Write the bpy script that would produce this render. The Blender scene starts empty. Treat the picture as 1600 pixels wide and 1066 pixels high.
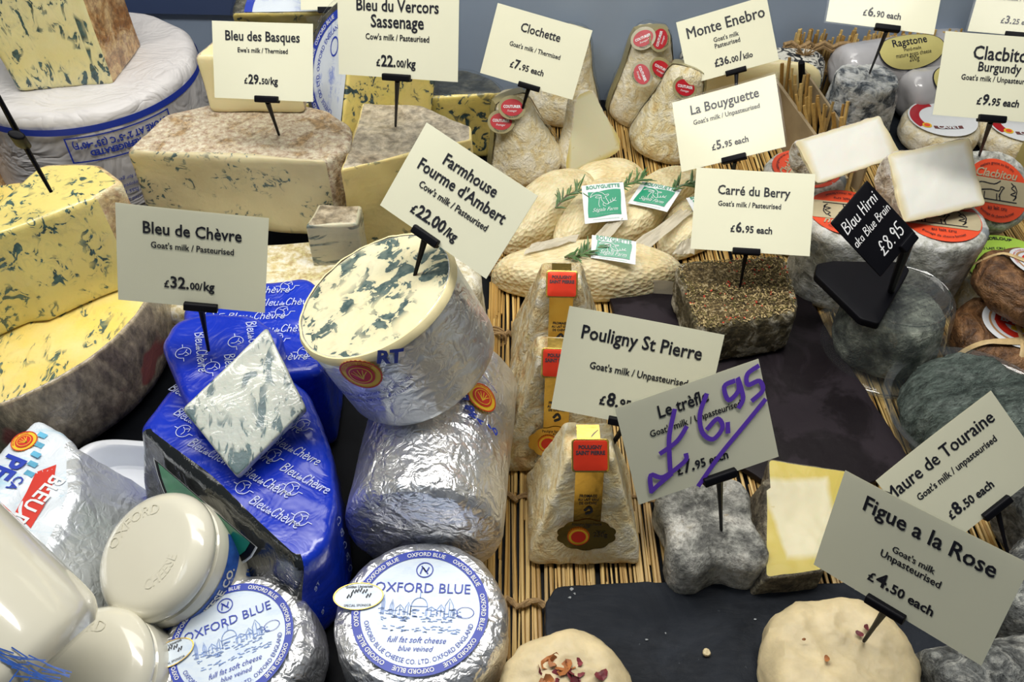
import bpy, math, random
import numpy as np
from mathutils import Vector, Matrix, Euler, noise
random.seed(4)
sc = bpy.context.scene
PI = math.pi
# ---------------------------------------------------------------- camera, world, lamps, exposure
CAMH = .62
S2 = math.sqrt(.5)
cam = bpy.data.objects.new('camera', bpy.data.cameras.new('camera'))
sc.collection.objects.link(cam)
cam.location = (0, 0, CAMH)
cam.rotation_euler = (math.radians(45), 0, 0)
cam.data.sensor_width = 36
cam.data.lens = 36 * 1400 / 1600
cam.data.clip_start = .02
sc.camera = cam
w = bpy.data.worlds.new('shop')
sc.world = w
w.use_nodes = True
w.node_tree.nodes['Background'].inputs[0].default_value = (.62, .72, .85, 1)
w.node_tree.nodes['Background'].inputs[1].default_value = .11


def area(name, loc, target, sx, sy, watts, col):
    L = bpy.data.lights.new(name, 'AREA')
    L.shape = 'RECTANGLE'
    L.size, L.size_y = sx, sy
    L.energy = watts
    L.color = col
    o = bpy.data.objects.new(name, L)
    sc.collection.objects.link(o)
    o.location = loc
    o.rotation_euler = (Vector(target) - Vector(loc)).to_track_quat('-Z', 'Y').to_euler()
    return o


area('case_strip_light_rear', (-.1, 1.0, 1.15), (0, .75, 0), 1.7, .42, 7.5, (1, .97, .9))
area('case_strip_light_front', (-.04, .52, 1.0), (-.04, .66, 0), 1.1, .16, 9., (1, .97, .91))
area('ceiling_panel', (-1.1, -.5, 2.2), (-.1, .6, 0), .9, .6, 3, (.8, .9, 1))
sc.view_settings.view_transform = 'Standard'
sc.view_settings.look = 'None'
sc.view_settings.gamma = 1
sc.view_settings.use_curve_mapping = False
sc.view_settings.exposure = .08


def spot(u, v, z=0.):
    """point of the display at height z seen at that place of the 1600x1066 frame"""
    k = 1 - (533 - v) / 1400
    t = (CAMH - z) / (S2 * k)
    return Vector((t * (u - 800) / 1400, t * S2 * (1 + (533 - v) / 1400), z))


def seen(p):
    d = Vector(p) - Vector((0, 0, CAMH))
    t = d.dot(Vector((0, S2, -S2)))
    return 800 + 1400 * d.x / t, 533 - 1400 * d.dot(Vector((0, S2, S2))) / t


def aim(M, R, L, u, v):
    """angle and height on a drum (axis z of M) that lies nearest to that place of the frame"""
    best = None
    for i in range(120):
        a = 2 * PI * i / 120
        n = M.to_3x3() @ Vector((math.sin(a), -math.cos(a), 0))
        for j in range(60):
            z = L * j / 59
            p = M @ Vector((R * math.sin(a), -R * math.cos(a), z))
            if n.dot(Vector((0, 0, CAMH)) - p) < 0:
                continue
            q = seen(p)
            e = (q[0] - u) ** 2 + (q[1] - v) ** 2
            if best is None or e < best[0]:
                best = (e, a, z)
    return best[1], best[2]


# ---------------------------------------------------------------- geometry helper
class G:
    def __init__(s, v=(), f=(), t=None):
        s.v = [tuple(p) for p in v]
        s.f = [tuple(q) for q in f]
        s.t = list(t) if t is not None else [''] * len(s.f)

    def add(s, o):
        n = len(s.v)
        s.v += o.v
        s.f += [tuple(i + n for i in q) for q in o.f]
        s.t += o.t
        return s

    def copy(s):
        return G(s.v, s.f, s.t)

    def map(s, fn):
        s.v = [tuple(fn(*p)) for p in s.v]
        return s

    def xf(s, m):
        s.v = [tuple(m @ Vector(p)) for p in s.v]
        return s

    def mv(s, x=0, y=0, z=0):
        s.v = [(p[0] + x, p[1] + y, p[2] + z) for p in s.v]
        return s

    def sc(s, x, y=None, z=None):
        y = x if y is None else y
        z = x if z is None else z
        s.v = [(p[0] * x, p[1] * y, p[2] * z) for p in s.v]
        return s

    def rot(s, x=0, y=0, z=0):
        return s.xf(Euler((math.radians(x), math.radians(y), math.radians(z))).to_matrix().to_4x4())

    def normals(s):
        me = bpy.data.meshes.new('t')
        me.from_pydata(s.v, [], s.f)
        a = np.empty(len(s.v) * 3)
        me.vertex_normals.foreach_get('vector', a) if hasattr(me.vertex_normals, 'foreach_get') else None
        bpy.data.meshes.remove(me)
        return a.reshape(-1, 3)

    def disp(s, *lay, seed=0.):
        """layers of (amplitude, frequency, kind); kind 0 soft, 1 creased, 2 pitted"""
        nn = s.normals()
        out = []
        for p, n in zip(s.v, nn):
            P = Vector(p)
            d = 0
            for L in lay:
                q = P * L[1] + Vector((seed * 7.3, seed * 3.1, seed * 5.7))
                x = noise.noise(q)
                k = L[2] if len(L) > 2 else 0
                if k == 1:
                    x = 1 - 2.4 * abs(x)
                elif k == 2:
                    x = -max(0, x - .15) * 2.5
                d += L[0] * x
            out.append((p[0] + n[0] * d, p[1] + n[1] * d, p[2] + n[2] * d))
        s.v = out
        return s

    def flat(s, zmin=0):
        s.v = [(p[0], p[1], max(p[2], zmin)) for p in s.v]
        return s


def circ(R, n=72, tag='rind', ry=None, sup=None):
    o = []
    for i in range(n):
        a = 2 * PI * i / n
        c, s_ = math.cos(a), math.sin(a)
        if sup:
            c = math.copysign(abs(c) ** sup, c)
            s_ = math.copysign(abs(s_) ** sup, s_)
        o.append((R * c, (ry or R) * s_, tag))
    return o


def polyr(pts, tags, rad=.004, step=.004):
    """closed outline with rounded corners, resampled; tags[i] belongs to the edge i -> i+1"""
    n = len(pts)
    area_ = sum(pts[i][0] * pts[(i + 1) % n][1] - pts[(i + 1) % n][0] * pts[i][1] for i in range(n))
    if area_ < 0:
        pts = pts[::-1]
        tags = [tags[(n - 2 - i) % n] for i in range(n)]
    out = []
    P = [Vector(p[:2]) for p in pts]
    for i in range(n):
        a, b, c, d = P[i - 1], P[i], P[(i + 1) % n], P[(i + 2) % n]
        e = c - b
        L = e.length
        r0 = min(rad, L * .45, (b - a).length * .45)
        r1 = min(rad, L * .45, (d - c).length * .45)
        u = e / L
        p0 = b + u * r0
        pa = b - (b - a).normalized() * min(rad, L * .45, (b - a).length * .45)
        m = 4 if rad > .0025 else 2
        for k in range(m):
            t = (k + .5) / m
            q = pa * (1 - t) ** 2 + b * 2 * t * (1 - t) + p0 * t * t
            out.append((q.x, q.y, tags[i - 1] if t < .5 else tags[i]))
        p1 = c - u * r1
        k = max(1, int((p1 - p0).length / step))
        for j in range(k + 1):
            q = p0.lerp(p1, j / k)
            out.append((q.x, q.y, tags[i]))
    o2 = []
    for q in out:
        if not o2 or (q[0] - o2[-1][0]) ** 2 + (q[1] - o2[-1][1]) ** 2 > 1e-9:
            o2.append(q)
    return o2


def wedge(R, a0, a1, rad=.003, step=.004, off=0):
    """slice of a wheel; straight sides are 'cut', the arc is 'rind'"""
    pts, tags = [], []
    full = abs(a1 - a0)
    if full != 180:
        pts.append((0, 0))
        tags.append('cut')
    n = max(6, int(full / 5))
    for i in range(n + 1):
        a = math.radians(a0 + (a1 - a0) * i / n)
        pts.append((R * math.cos(a), R * math.sin(a)))
        tags.append('rind')
    tags[-1] = 'cut2' if full != 180 else 'cut'
    return polyr(pts, tags, rad, step)


def loft(out, h, r=.004, inner=8, nz=6, taper=None, rb=None, nb=2, prof=None):
    """solid with that outline; faces tagged top, bottom or with the outline's tag"""
    n = len(out)
    cx = sum(p[0] for p in out) / n
    cy = sum(p[1] for p in out) / n
    dd = [(p[0] - cx, p[1] - cy, math.hypot(p[0] - cx, p[1] - cy)) for p in out]
    rb = r if rb is None else rb
    tp = taper or (lambda t: 1)
    rings = []          # (inset, z, zone)
    mean = sum(d[2] for d in dd) / n
    if prof:
        rings = prof
    else:
        for k in range(1, inner + 1):
            rings.append((('f', k / (inner + 1)), h, 'top', r))
        for k in range(5):
            a = PI / 2 * k / 4
            rings.append((r * (1 - math.sin(a)), h - r * (1 - math.cos(a)), 'top' if k < 1 else 'side'))
        for k in range(1, nz):
            rings.append((0, h - r + (rb - h + r) * k / nz, 'side'))
        for k in range(4):
            a = PI / 2 * k / 3
            rings.append((rb * (1 - math.cos(a)), rb * (1 - math.sin(a)), 'side'))
        for k in range(nb, 0, -1):
            rings.append((('f', k / (nb + 1)), 0, 'bottom', rb))
    v, f, t = [], [], []
    ztop = rings[0][1]
    v.append((cx, cy, ztop))
    for rg in rings:
        sc_ = tp(rg[1] / h)
        for d in dd:
            if isinstance(rg[0], tuple):
                L = max(0, d[2] - rg[3]) * rg[0][1]
            else:
                L = max(.0002, d[2] - rg[0])
            q = L / max(d[2], 1e-6) * sc_
            v.append((cx + d[0] * q, cy + d[1] * q, rg[1]))
    v.append((cx, cy, rings[-1][1]))
    last = len(v) - 1
    for i in range(n):
        j = (i + 1) % n
        f.append((0, 1 + i, 1 + j))
        t.append('top')
        for k in range(len(rings) - 1):
            a = 1 + k * n
            b = a + n
            f.append((a + i, b + i, b + j, a + j))
            z = rings[k + 1][2]
            z = rings[k][2] if rings[k][2] == 'bottom' else z
            t.append(out[i][2] if z == 'side' else z)
        a = 1 + (len(rings) - 1) * n
        f.append((a + i, last, a + j))
        t.append('bottom')
    return G(v, f, t)


def revolve(profile, n=64, tags=None):
    """profile of (radius, z) from the top centre down"""
    v, f, t = [], [], []
    m = len(profile)
    for r, z in profile:
        for i in range(n):
            a = 2 * PI * i / n
            v.append((max(r, 1e-5) * math.cos(a), max(r, 1e-5) * math.sin(a), z))
    for k in range(m - 1):
        for i in range(n):
            j = (i + 1) % n
            f.append((k * n + i, (k + 1) * n + i, (k + 1) * n + j, k * n + j))
            t.append(tags[k] if tags else '')
    return G(v, f, t)


def smoothprof(pts, step=.003):
    out = []
    n = len(pts)
    for i in range(n - 1):
        p0, p1, p2, p3 = pts[max(i - 1, 0)], pts[i], pts[i + 1], pts[min(i + 2, n - 1)]
        L = math.dist(p1, p2)
        k = max(1, int(L / step))
        for j in range(k):
            t = j / k
            out.append(tuple(.5 * (2 * b + (c - a) * t + (2 * a - 5 * b + 4 * c - d) * t * t + (3 * b - a - 3 * c + d) * t ** 3)
                             for a, b, c, d in zip(p0, p1, p2, p3)))
    out.append(tuple(pts[-1]))
    return out


def box(sx, sy, sz, c=(0, 0, 0), b=0):
    if b:
        g = loft(polyr([(-sx / 2, -sy / 2), (sx / 2, -sy / 2), (sx / 2, sy / 2), (-sx / 2, sy / 2)], ['s'] * 4, b, 1), sz, b, 1, 1)
        return g.mv(c[0], c[1], c[2] - sz / 2)
    v = [(c[0] + x * sx / 2, c[1] + y * sy / 2, c[2] + z * sz / 2) for z in (-1, 1) for y in (-1, 1) for x in (-1, 1)]
    return G(v, [(0, 2, 3, 1), (4, 5, 7, 6), (0, 1, 5, 4), (2, 6, 7, 3), (0, 4, 6, 2), (1, 3, 7, 5)])


def tube(pts, rad, n=8, cap=True):
    pts = [Vector(p) for p in pts]
    rads = rad if isinstance(rad, (list, tuple)) else [rad] * len(pts)
    v, f = [], []
    up = Vector((.12, .31, .94)).normalized()
    for i, p in enumerate(pts):
        d = (pts[min(i + 1, len(pts) - 1)] - pts[max(i - 1, 0)])
        if d.length < 1e-9:
            d = Vector((0, 0, 1))
        d.normalize()
        a = d.cross(up)
        if a.length < .05:
            a = d.cross(Vector((1, 0, 0)))
        a.normalize()
        b = d.cross(a)
        for k in range(n):
            q = 2 * PI * k / n
            v.append(tuple(p + (a * math.cos(q) + b * math.sin(q)) * rads[i]))
    for i in range(len(pts) - 1):
        for k in range(n):
            j = (k + 1) % n
            f.append((i * n + k, i * n + j, (i + 1) * n + j, (i + 1) * n + k))
    if cap:
        f.append(tuple(range(n))[::-1])
        f.append(tuple(range(len(v) - n, len(v))))
    return G(v, f)


def grid(sx, sy, nx, ny, z=0):
    v = [((i / nx - .5) * sx, (j / ny - .5) * sy, z) for j in range(ny + 1) for i in range(nx + 1)]
    f = [(j * (nx + 1) + i, j * (nx + 1) + i + 1, (j + 1) * (nx + 1) + i + 1, (j + 1) * (nx + 1) + i) for j in range(ny) for i in range(nx)]
    return G(v, f)


def disc(r, n=48, rings=3, ry=None, r0=0, z=0):
    v, f = [], []
    ry = ry or r
    for k in range(rings + 1):
        q = r0 / r + (1 - r0 / r) * k / rings if r0 else max(k / rings, .001)
        for i in range(n):
            a = 2 * PI * i / n
            v.append((r * q * math.cos(a), ry * q * math.sin(a), z))
    for k in range(rings):
        for i in range(n):
            j = (i + 1) % n
            f.append((k * n + i, (k + 1) * n + i, (k + 1) * n + j, k * n + j))
    return G(v, f)


def scallop(r, n=120, teeth=30, amp=.04, z=0):
    g = disc(r, n, 2, z=z)
    g.v = [(x, y, q) if math.hypot(x, y) < r * .9 else
           (x * (1 + amp * math.sin(teeth * math.atan2(y, x))), y * (1 + amp * math.sin(teeth * math.atan2(y, x))), q) for x, y, q in g.v]
    return g


_tc = {}


def txt(s, size=1., bold=.012, xs=.9, shear=0., res=2):
    key = (s, bold, xs, shear, res)
    if key not in _tc:
        c = bpy.data.curves.new('t', 'FONT')
        c.body = s
        c.size = 1
        c.offset = bold
        c.shear = shear
        c.resolution_u = res
        c.fill_mode = 'BOTH'
        o = bpy.data.objects.new('t', c)
        sc.collection.objects.link(o)
        bpy.context.view_layer.update()
        me = bpy.data.meshes.new_from_object(o)
        v = [(p.co.x * xs, p.co.y, 0) for p in me.vertices]
        f = [tuple(p.vertices) for p in me.polygons]
        bpy.data.meshes.remove(me)
        bpy.data.objects.remove(o)
        bpy.data.curves.remove(c)
        _tc[key] = (v, f)
    v, f = _tc[key]
    return G([(p[0] * size, p[1] * size, 0) for p in v], f)


def xr(g):
    xs = [p[0] for p in g.v] or [0]
    return min(xs), max(xs)


def segs(parts, bold=.02, xs=.88, shear=0):
    """several sizes on one baseline"""
    g = G()
    x = 0
    for s, k in parts:
        t = txt(s, k, bold, xs, shear)
        a, b = xr(t)
        t.mv(x - a)
        g.add(t)
        x += (b - a) + .07
    return g


def fit(g, width, cx=0, cy=0, z=0):
    """scale to a width, centred"""
    a, b = xr(g)
    k = width / (b - a)
    ys = [p[1] for p in g.v]
    my = (min(ys) + max(ys)) / 2
    return g.mv(-(a + b) / 2, -my).sc(k, k, 1).mv(cx, cy, z)


def ringtext(s, R, size, mid=90, bold=.01, inward=False, xs=.9):
    t = txt(s, size, bold, xs)
    a, b = xr(t)
    m = math.radians(mid)
    if inward:
        return t.map(lambda x, y, z: ((R - y) * math.cos(m + (x - (a + b) / 2) / R), (R - y) * math.sin(m + (x - (a + b) / 2) / R), 0))
    return t.map(lambda x, y, z: ((R + y) * math.cos(m - (x - (a + b) / 2) / R), (R + y) * math.sin(m - (x - (a + b) / 2) / R), 0))


def catm(pts, k=5):
    if len(pts) < 3:
        return [Vector((*p[:2], 0)) for p in pts]
    return [Vector((p[0], p[1], 0)) for p in _cm(pts, k)]


def _cm(pts, k):
    out = []
    n = len(pts)
    for i in range(n - 1):
        p0, p1, p2, p3 = pts[max(i - 1, 0)], pts[i], pts[i + 1], pts[min(i + 2, n - 1)]
        for j in range(k):
            t = j / k
            out.append(tuple(.5 * (2 * b + (c - a) * t + (2 * a - 5 * b + 4 * c - d) * t * t + (3 * b - a - 3 * c + d) * t ** 3)
                             for a, b, c, d in zip(p0[:2], p1[:2], p2[:2], p3[:2])))
    out.append(tuple(pts[-1][:2]))
    return out


def strokes(polys, wd, k=4, smooth=True):
    g = G()
    for pl in polys:
        P = catm(pl, k) if smooth else [Vector((*p[:2], 0)) for p in pl]
        v, f = [], []
        for i, p in enumerate(P):
            d = P[min(i + 1, len(P) - 1)] - P[max(i - 1, 0)]
            d = d.normalized() if d.length > 1e-9 else Vector((1, 0, 0))
            nrm = Vector((-d.y, d.x, 0)) * wd / 2
            e = d * wd * .35 * (-1 if i == 0 else 1 if i == len(P) - 1 else 0)
            v += [tuple(p + nrm + e), tuple(p - nrm + e)]
        for i in range(len(P) - 1):
            f.append((2 * i, 2 * i + 1, 2 * i + 3, 2 * i + 2))
        g.add(G(v, f))
    return g


# hand lettering: strokes on a 1-high capital
HF = {
 'B': (.62, [[(.1, 0), (.12, 1)], [(.1, 1), (.45, .95), (.5, .75), (.15, .55)], [(.15, .55), (.55, .45), (.55, .12), (.1, 0)]]),
 'l': (.25, [[(.12, 0), (.14, 1)]]),
 'e': (.48, [[(.08, .3), (.4, .36), (.35, .58), (.12, .5), (.08, .15), (.25, 0), (.44, .1)]]),
 'u': (.52, [[(.08, .58), (.08, .12), (.25, 0), (.4, .15), (.42, .58)], [(.42, .3), (.46, 0)]]),
 'd': (.5, [[(.4, .5), (.15, .5), (.08, .15), (.25, 0), (.4, .15)], [(.42, 1), (.42, 0)]]),
 'C': (.6, [[(.52, .85), (.3, 1), (.1, .6), (.12, .15), (.35, 0), (.55, .15)]]),
 'h': (.5, [[(.08, 1), (.08, 0)], [(.08, .35), (.25, .58), (.38, .45), (.4, 0)]]),
 'v': (.45, [[(.05, .58), (.2, 0), (.4, .6)]]),
 'r': (.38, [[(.08, .58), (.1, 0)], [(.1, .35), (.2, .55), (.35, .55)]]),
 'a': (.5, [[(.4, .5), (.15, .52), (.07, .2), (.2, 0), (.38, .15)], [(.4, .56), (.42, 0)]]),
 'H': (.62, [[(.08, 1), (.1, 0)], [(.5, 1), (.5, 0)], [(.08, .5), (.52, .55)]]),
 'i': (.22, [[(.1, .55), (.1, 0)], [(.1, .78), (.12, .84)]]),
 'n': (.5, [[(.08, .56), (.08, 0)], [(.08, .35), (.25, .58), (.38, .45), (.4, 0)]]),
 'k': (.48, [[(.08, 1), (.08, 0)], [(.4, .6), (.1, .28), (.42, 0)]]),
 ' ': (.3, []),
 '.': (.25, [[(.1, .02), (.14, .06)]]),
 '8': (.55, [[(.42, .85), (.25, 1), (.1, .8), (.4, .4), (.4, .1), (.2, 0), (.08, .2), (.4, .7), (.42, .88)]]),
 '9': (.5, [[(.4, .8), (.2, 1), (.06, .75), (.2, .55), (.4, .7)], [(.4, .85), (.35, 0)]]),
 '5': (.5, [[(.42, 1), (.12, .97), (.1, .55)], [(.1, .55), (.38, .5), (.42, .15), (.2, 0), (.05, .1)]]),
 '6': (.5, [[(.4, .95), (.15, .7), (.06, .2), (.25, 0), (.42, .2), (.3, .45), (.1, .3)]]),
 '£': (.62, [[(.52, .85), (.35, 1), (.22, .75), (.25, .3), (.05, .03)], [(.05, .03), (.55, .03)], [(.1, .48), (.42, .5)]]),
}
HF['è'] = (.48, HF['e'][1] + [[(.15, .85), (.3, .7)]])


def hand(s, size, wd, slant=.15):
    pl = []
    x = 0
    for ch in s:
        wd_, st = HF[ch]
        for q in st:
            pl.append([((x + a + slant * b) * size, b * size) for a, b in q])
        x += wd_ + .04
    return strokes(pl, wd, 4), x * size


# ---------------------------------------------------------------- node materials
class NT:
    def __init__(s, name):
        s.m = bpy.data.materials.new(name)
        s.m.use_nodes = True
        s.t = s.m.node_tree
        s.b = s.t.nodes['Principled BSDF']
        s._tc = None

    def n(s, typ, **k):
        nd = s.t.nodes.new(typ)
        for a, b in k.items():
            if a.startswith('i_'):
                a = a[2:]
                nd.inputs[int(a) if a.isdigit() else a.replace('_', ' ')].default_value = b
            else:
                setattr(nd, a, b)
        return nd

    def l(s, a, b):
        s.t.links.new(a, b)

    def co(s, scale=(1, 1, 1), rot=(0, 0, 0), loc=(0, 0, 0)):
        if s._tc is None:
            s._tc = s.n('ShaderNodeTexCoord')
        mp = s.n('ShaderNodeMapping')
        mp.inputs['Scale'].default_value = scale
        mp.inputs['Rotation'].default_value = rot
        mp.inputs['Location'].default_value = loc
        s.l(s._tc.outputs['Object'], mp.inputs[0])
        return mp.outputs[0]

    def noise(s, vec, scale, det=3, rough=.55, dist=0.):
        nd = s.n('ShaderNodeTexNoise')
        nd.inputs['Scale'].default_value = scale
        nd.inputs['Detail'].default_value = det
        nd.inputs['Roughness'].default_value = rough
        nd.inputs['Distortion'].default_value = dist
        s.l(vec, nd.inputs['Vector'])
        return nd.outputs[0]

    def ramp(s, fac, stops, mode='LINEAR'):
        nd = s.n('ShaderNodeValToRGB')
        nd.color_ramp.interpolation = mode
        e = nd.color_ramp.elements
        while len(e) < len(stops):
            e.new(.5)
        for i, (p, c) in enumerate(stops):
            e[i].position = p
            e[i].color = (*c, 1) if isinstance(c, (tuple, list)) else (c, c, c, 1)
        s.l(fac, nd.inputs[0])
        return nd.outputs[0]

    def mix(s, fac, a, b, mode='MIX'):
        nd = s.n('ShaderNodeMix', data_type='RGBA', blend_type=mode)
        for x, i in ((fac, 0), (a, 6), (b, 7)):
            if hasattr(x, 'links'):
                s.l(x, nd.inputs[i])
            else:
                nd.inputs[i].default_value = x if i == 0 else (*x, 1)
        return nd.outputs[2]

    def math(s, op, a, b=None):
        nd = s.n('ShaderNodeMath', operation=op)
        for x, i in ((a, 0), (b, 1)):
            if x is None:
                continue
            if hasattr(x, 'links'):
                s.l(x, nd.inputs[i])
            else:
                nd.inputs[i].default_value = x
        return nd.outputs[0]

    def bump(s, h, strength, dist, prev=None):
        nd = s.n('ShaderNodeBump')
        nd.inputs['Strength'].default_value = strength
        nd.inputs['Distance'].default_value = dist
        s.l(h, nd.inputs['Height'])
        if prev is not None:
            s.l(prev, nd.inputs['Normal'])
        return nd.outputs[0]

    def set(s, **k):
        for a, b in k.items():
            i = s.b.inputs[a.replace('_', ' ')]
            if hasattr(b, 'links'):
                s.l(b, i)
            else:
                i.default_value = (*b, 1) if isinstance(b, tuple) and len(b) == 3 and i.type == 'RGBA' else b
        return s


def film(t, strength=.5, rough=.08, wt=1., sc_=1.):
    """cling film drawn tight: a clear coat with fine creases"""
    c = t.co((1, 1, 1))
    a = t.noise(c, 38 * sc_, 3, .6, 1.2)
    b = t.math('ABSOLUTE', t.math('SUBTRACT', a, .5))
    nb = t.bump(t.math('MULTIPLY', b, -1), strength, .004)
    t.set(Coat_Weight=wt, Coat_Roughness=rough, Coat_IOR=1.5, Coat_Normal=nb)


def plain(name, col, rough=.5, metal=0., var=.08, nscale=60, bump=.1, bd=.001, spec=.5, coat=0, sss=0):
    t = NT(name)
    c = t.co()
    n = t.noise(c, nscale, 4)
    a = tuple(min(1, x * (1 + var)) for x in col)
    b = tuple(x * (1 - var) for x in col)
    t.set(Base_Color=t.ramp(n, [(.3, b), (.7, a)]), Roughness=rough, Metallic=metal)
    t.b.inputs['Specular IOR Level'].default_value = spec
    if bump:
        t.set(Normal=t.bump(n, bump, bd))
    if coat:
        t.set(Coat_Weight=coat, Coat_Roughness=.05)
    if sss:
        t.set(Subsurface_Weight=sss, Subsurface_Scale=.006, Subsurface_Radius=(1., .7, .4))
    return t.m


def paste(name, base, dark, vein, vscale=45, thr=.6, amount=.56, st=(1, 1, 1), rot=(0, 0, 0), soft=.03, coat=0., rim=None, lines=0, vein2=None, sd=0., rough=.42, swirl=1.):
    """pressed curd with blue veins"""
    t = NT(name)
    c0 = t.co(loc=(sd, sd * .7, 0))
    col = t.ramp(t.noise(c0, 18, 5, .6), [(.3, dark), (.65, base)])
    cv = t.co(st, rot, (sd, 0, sd))
    n1 = t.noise(cv, vscale, 3, .6, swirl)
    n2 = t.noise(t.co(loc=(sd + 3, 1, 2)), vscale * .32, 2, .5)
    m1 = t.ramp(n1, [(thr, 0.), (thr + soft, 1.)])
    m2 = t.ramp(n2, [(amount - .06, 0.), (amount + .04, 1.)])
    m = t.math('MULTIPLY', m1, m2)
    halo = t.math('MULTIPLY', t.ramp(n1, [(thr - .12, 0.), (thr + .02, .45)]), m2)
    col = t.mix(halo, col, tuple(.6 * a + .4 * b for a, b in zip(base, vein)))
    if lines:
        L = t.noise(t.co((1, 1, .06) if lines == 1 else (.06, 1, 1), (0, .12, .1), (sd, 4, 0)), 60, 1, .4)
        mL = t.math('MULTIPLY', t.ramp(L, [(.68, 0.), (.7, 1.)]), t.ramp(t.noise(t.co(loc=(9, sd, 0)), 20, 2), [(.5, 0.), (.56, 1.)]))
        m = t.math('MAXIMUM', m, mL)
    v2 = vein2 or tuple(x * .45 for x in vein)
    vc = t.ramp(t.noise(c0, 220, 2), [(.35, v2), (.6, vein)])
    col = t.mix(m, col, vc)
    h = t.math('SUBTRACT', t.noise(c0, 260, 3), t.math('MULTIPLY', m, .8))
    t.set(Base_Color=col, Roughness=rough, Normal=t.bump(h, .35, .0008), Subsurface_Weight=.12, Subsurface_Scale=.004)
    if coat:
        film(t, .4, .07, coat)
    return t.m


def rind(name, cols, scale=30, fine=160, bump=.5, bd=.002, rough=.75, coat=0., speck=None, dist=.6, st=(1, 1, 1), sd=0., k2=.8):
    t = NT(name)
    c = t.co(st, loc=(sd, sd, sd))
    a = t.noise(c, scale, 6, .65, dist)
    k = len(cols)
    col = t.ramp(a, [(.38 + .24 * i / (k - 1), x) for i, x in enumerate(cols)])
    b = t.noise(c, fine, 5, .7, .3)
    col = t.mix(k2, col, t.ramp(b, [(.36, .22), (.64, .78)]), 'OVERLAY')
    if speck:
        sp = t.noise(t.co(loc=(5, sd, 5)), speck[1], 2, .5, .5)
        col = t.mix(t.ramp(sp, [(speck[2], 0.), (speck[2] + .04, 1.)]), col, speck[0])
    t.set(Base_Color=col, Roughness=rough, Normal=t.bump(b, bump, bd, t.bump(a, bump * .8, bd * 3)))
    if coat:
        film(t, .55, .08, coat)
    return t.m


def foil(name, col=(.86, .87, .88), rough=.26, sc_=1., strength=.9, printed=None):
    t = NT(name)
    c = t.co()
    a = t.math('ABSOLUTE', t.math('SUBTRACT', t.noise(c, 26 * sc_, 2, .5, .8), .5))
    b = t.math('ABSOLUTE', t.math('SUBTRACT', t.noise(t.co(loc=(3, 1, 7)), 75 * sc_, 2, .5, .8), .5))
    f = t.noise(c, 500 * sc_, 2)
    h = t.math('ADD', t.math('MULTIPLY', a, 1.6), t.math('ADD', t.math('MULTIPLY', b, .6), t.math('MULTIPLY', f, .05)))
    t.set(Base_Color=col, Metallic=1., Roughness=rough, Normal=t.bump(h, strength, .004))
    return t.m


def clear(name, rough=.03, tint=(1, 1, 1), gloss=.12, crease=0., fres=1.45, haze=0.):
    """thin clear plastic: lets light through, reflects by angle"""
    t = NT(name)
    for nd in list(t.t.nodes):
        if nd.type != 'OUTPUT_MATERIAL':
            t.t.nodes.remove(nd)
    out = [x for x in t.t.nodes if x.type == 'OUTPUT_MATERIAL'][0]
    tr = t.n('ShaderNodeBsdfTransparent')
    tr.inputs[0].default_value = (*tint, 1)
    gl = t.n('ShaderNodeBsdfGlossy')
    gl.inputs['Roughness'].default_value = rough
    df = t.n('ShaderNodeBsdfDiffuse')
    df.inputs[0].default_value = (.75, .8, .82, 1)
    fr = t.n('ShaderNodeLayerWeight')
    fr.inputs[0].default_value = .5
    mx = t.n('ShaderNodeMixShader')
    a = t.math('ADD', t.math('MULTIPLY', t.math('POWER', fr.outputs['Facing'], 4.), .5), .01 + gloss * .3)
    t.l(a, mx.inputs[0])
    m0 = t.n('ShaderNodeMixShader')
    m0.inputs[0].default_value = haze
    t.l(tr.outputs[0], m0.inputs[1])
    t.l(df.outputs[0], m0.inputs[2])
    t.l(m0.outputs[0], mx.inputs[1])
    t.l(gl.outputs[0], mx.inputs[2])
    if crease:
        c = t.co()
        h = t.math('ABSOLUTE', t.math('SUBTRACT', t.noise(c, 45, 3, .6, 1.2), .5))
        nb = t.bump(h, crease, .004)
        t.l(nb, gl.inputs['Normal'])
    t.l(mx.outputs[0], out.inputs[0])
    return t.m


# ---------------------------------------------------------------- objects
def mesh(name, g, mat, tags=None, sharp=38, smooth=True):
    if tags is not None:
        keep = [q for q, t in zip(g.f, g.t) if t in tags]
        used = sorted({i for q in keep for i in q})
        ix = {a: b for b, a in enumerate(used)}
        v = [g.v[i] for i in used]
        f = [tuple(ix[i] for i in q) for q in keep]
    else:
        v, f = g.v, g.f
    me = bpy.data.meshes.new(name)
    me.from_pydata(v, [], f)
    me.materials.append(mat)
    if smooth:
        me.shade_smooth()
        me.set_sharp_from_angle(angle=math.radians(sharp))
    return me


def thing(name, label, cat, M=None, group=None):
    o = bpy.data.objects.new(name, None)
    o.empty_display_size = .02
    sc.collection.objects.link(o)
    o.matrix_world = M if M is not None else Matrix()
    o['label'] = label
    o['category'] = cat
    if group:
        o['group'] = group
    return o


def part(parent, name, g, mat, tags=None, label=None, kind=None, **k):
    me = g if isinstance(g, bpy.types.Mesh) else mesh(name, g, mat, tags, **k)
    o = bpy.data.objects.new(name, me)
    sc.collection.objects.link(o)
    if parent is not None:
        o.parent = parent
    if label:
        o['label'] = label
    if kind:
        o['kind'] = kind
    return o


def single(name, label, cat, g, mat, M=None, group=None, **k):
    o = part(None, name, g, mat, label=label, **k)
    o['category'] = cat
    if group:
        o['group'] = group
    if M is not None:
        o.matrix_world = M
    return o


def at(p, rz=0., rx=0., ry=0.):
    return Matrix.Translation(p) @ Euler((math.radians(rx), math.radians(ry), math.radians(rz))).to_matrix().to_4x4()


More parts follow.
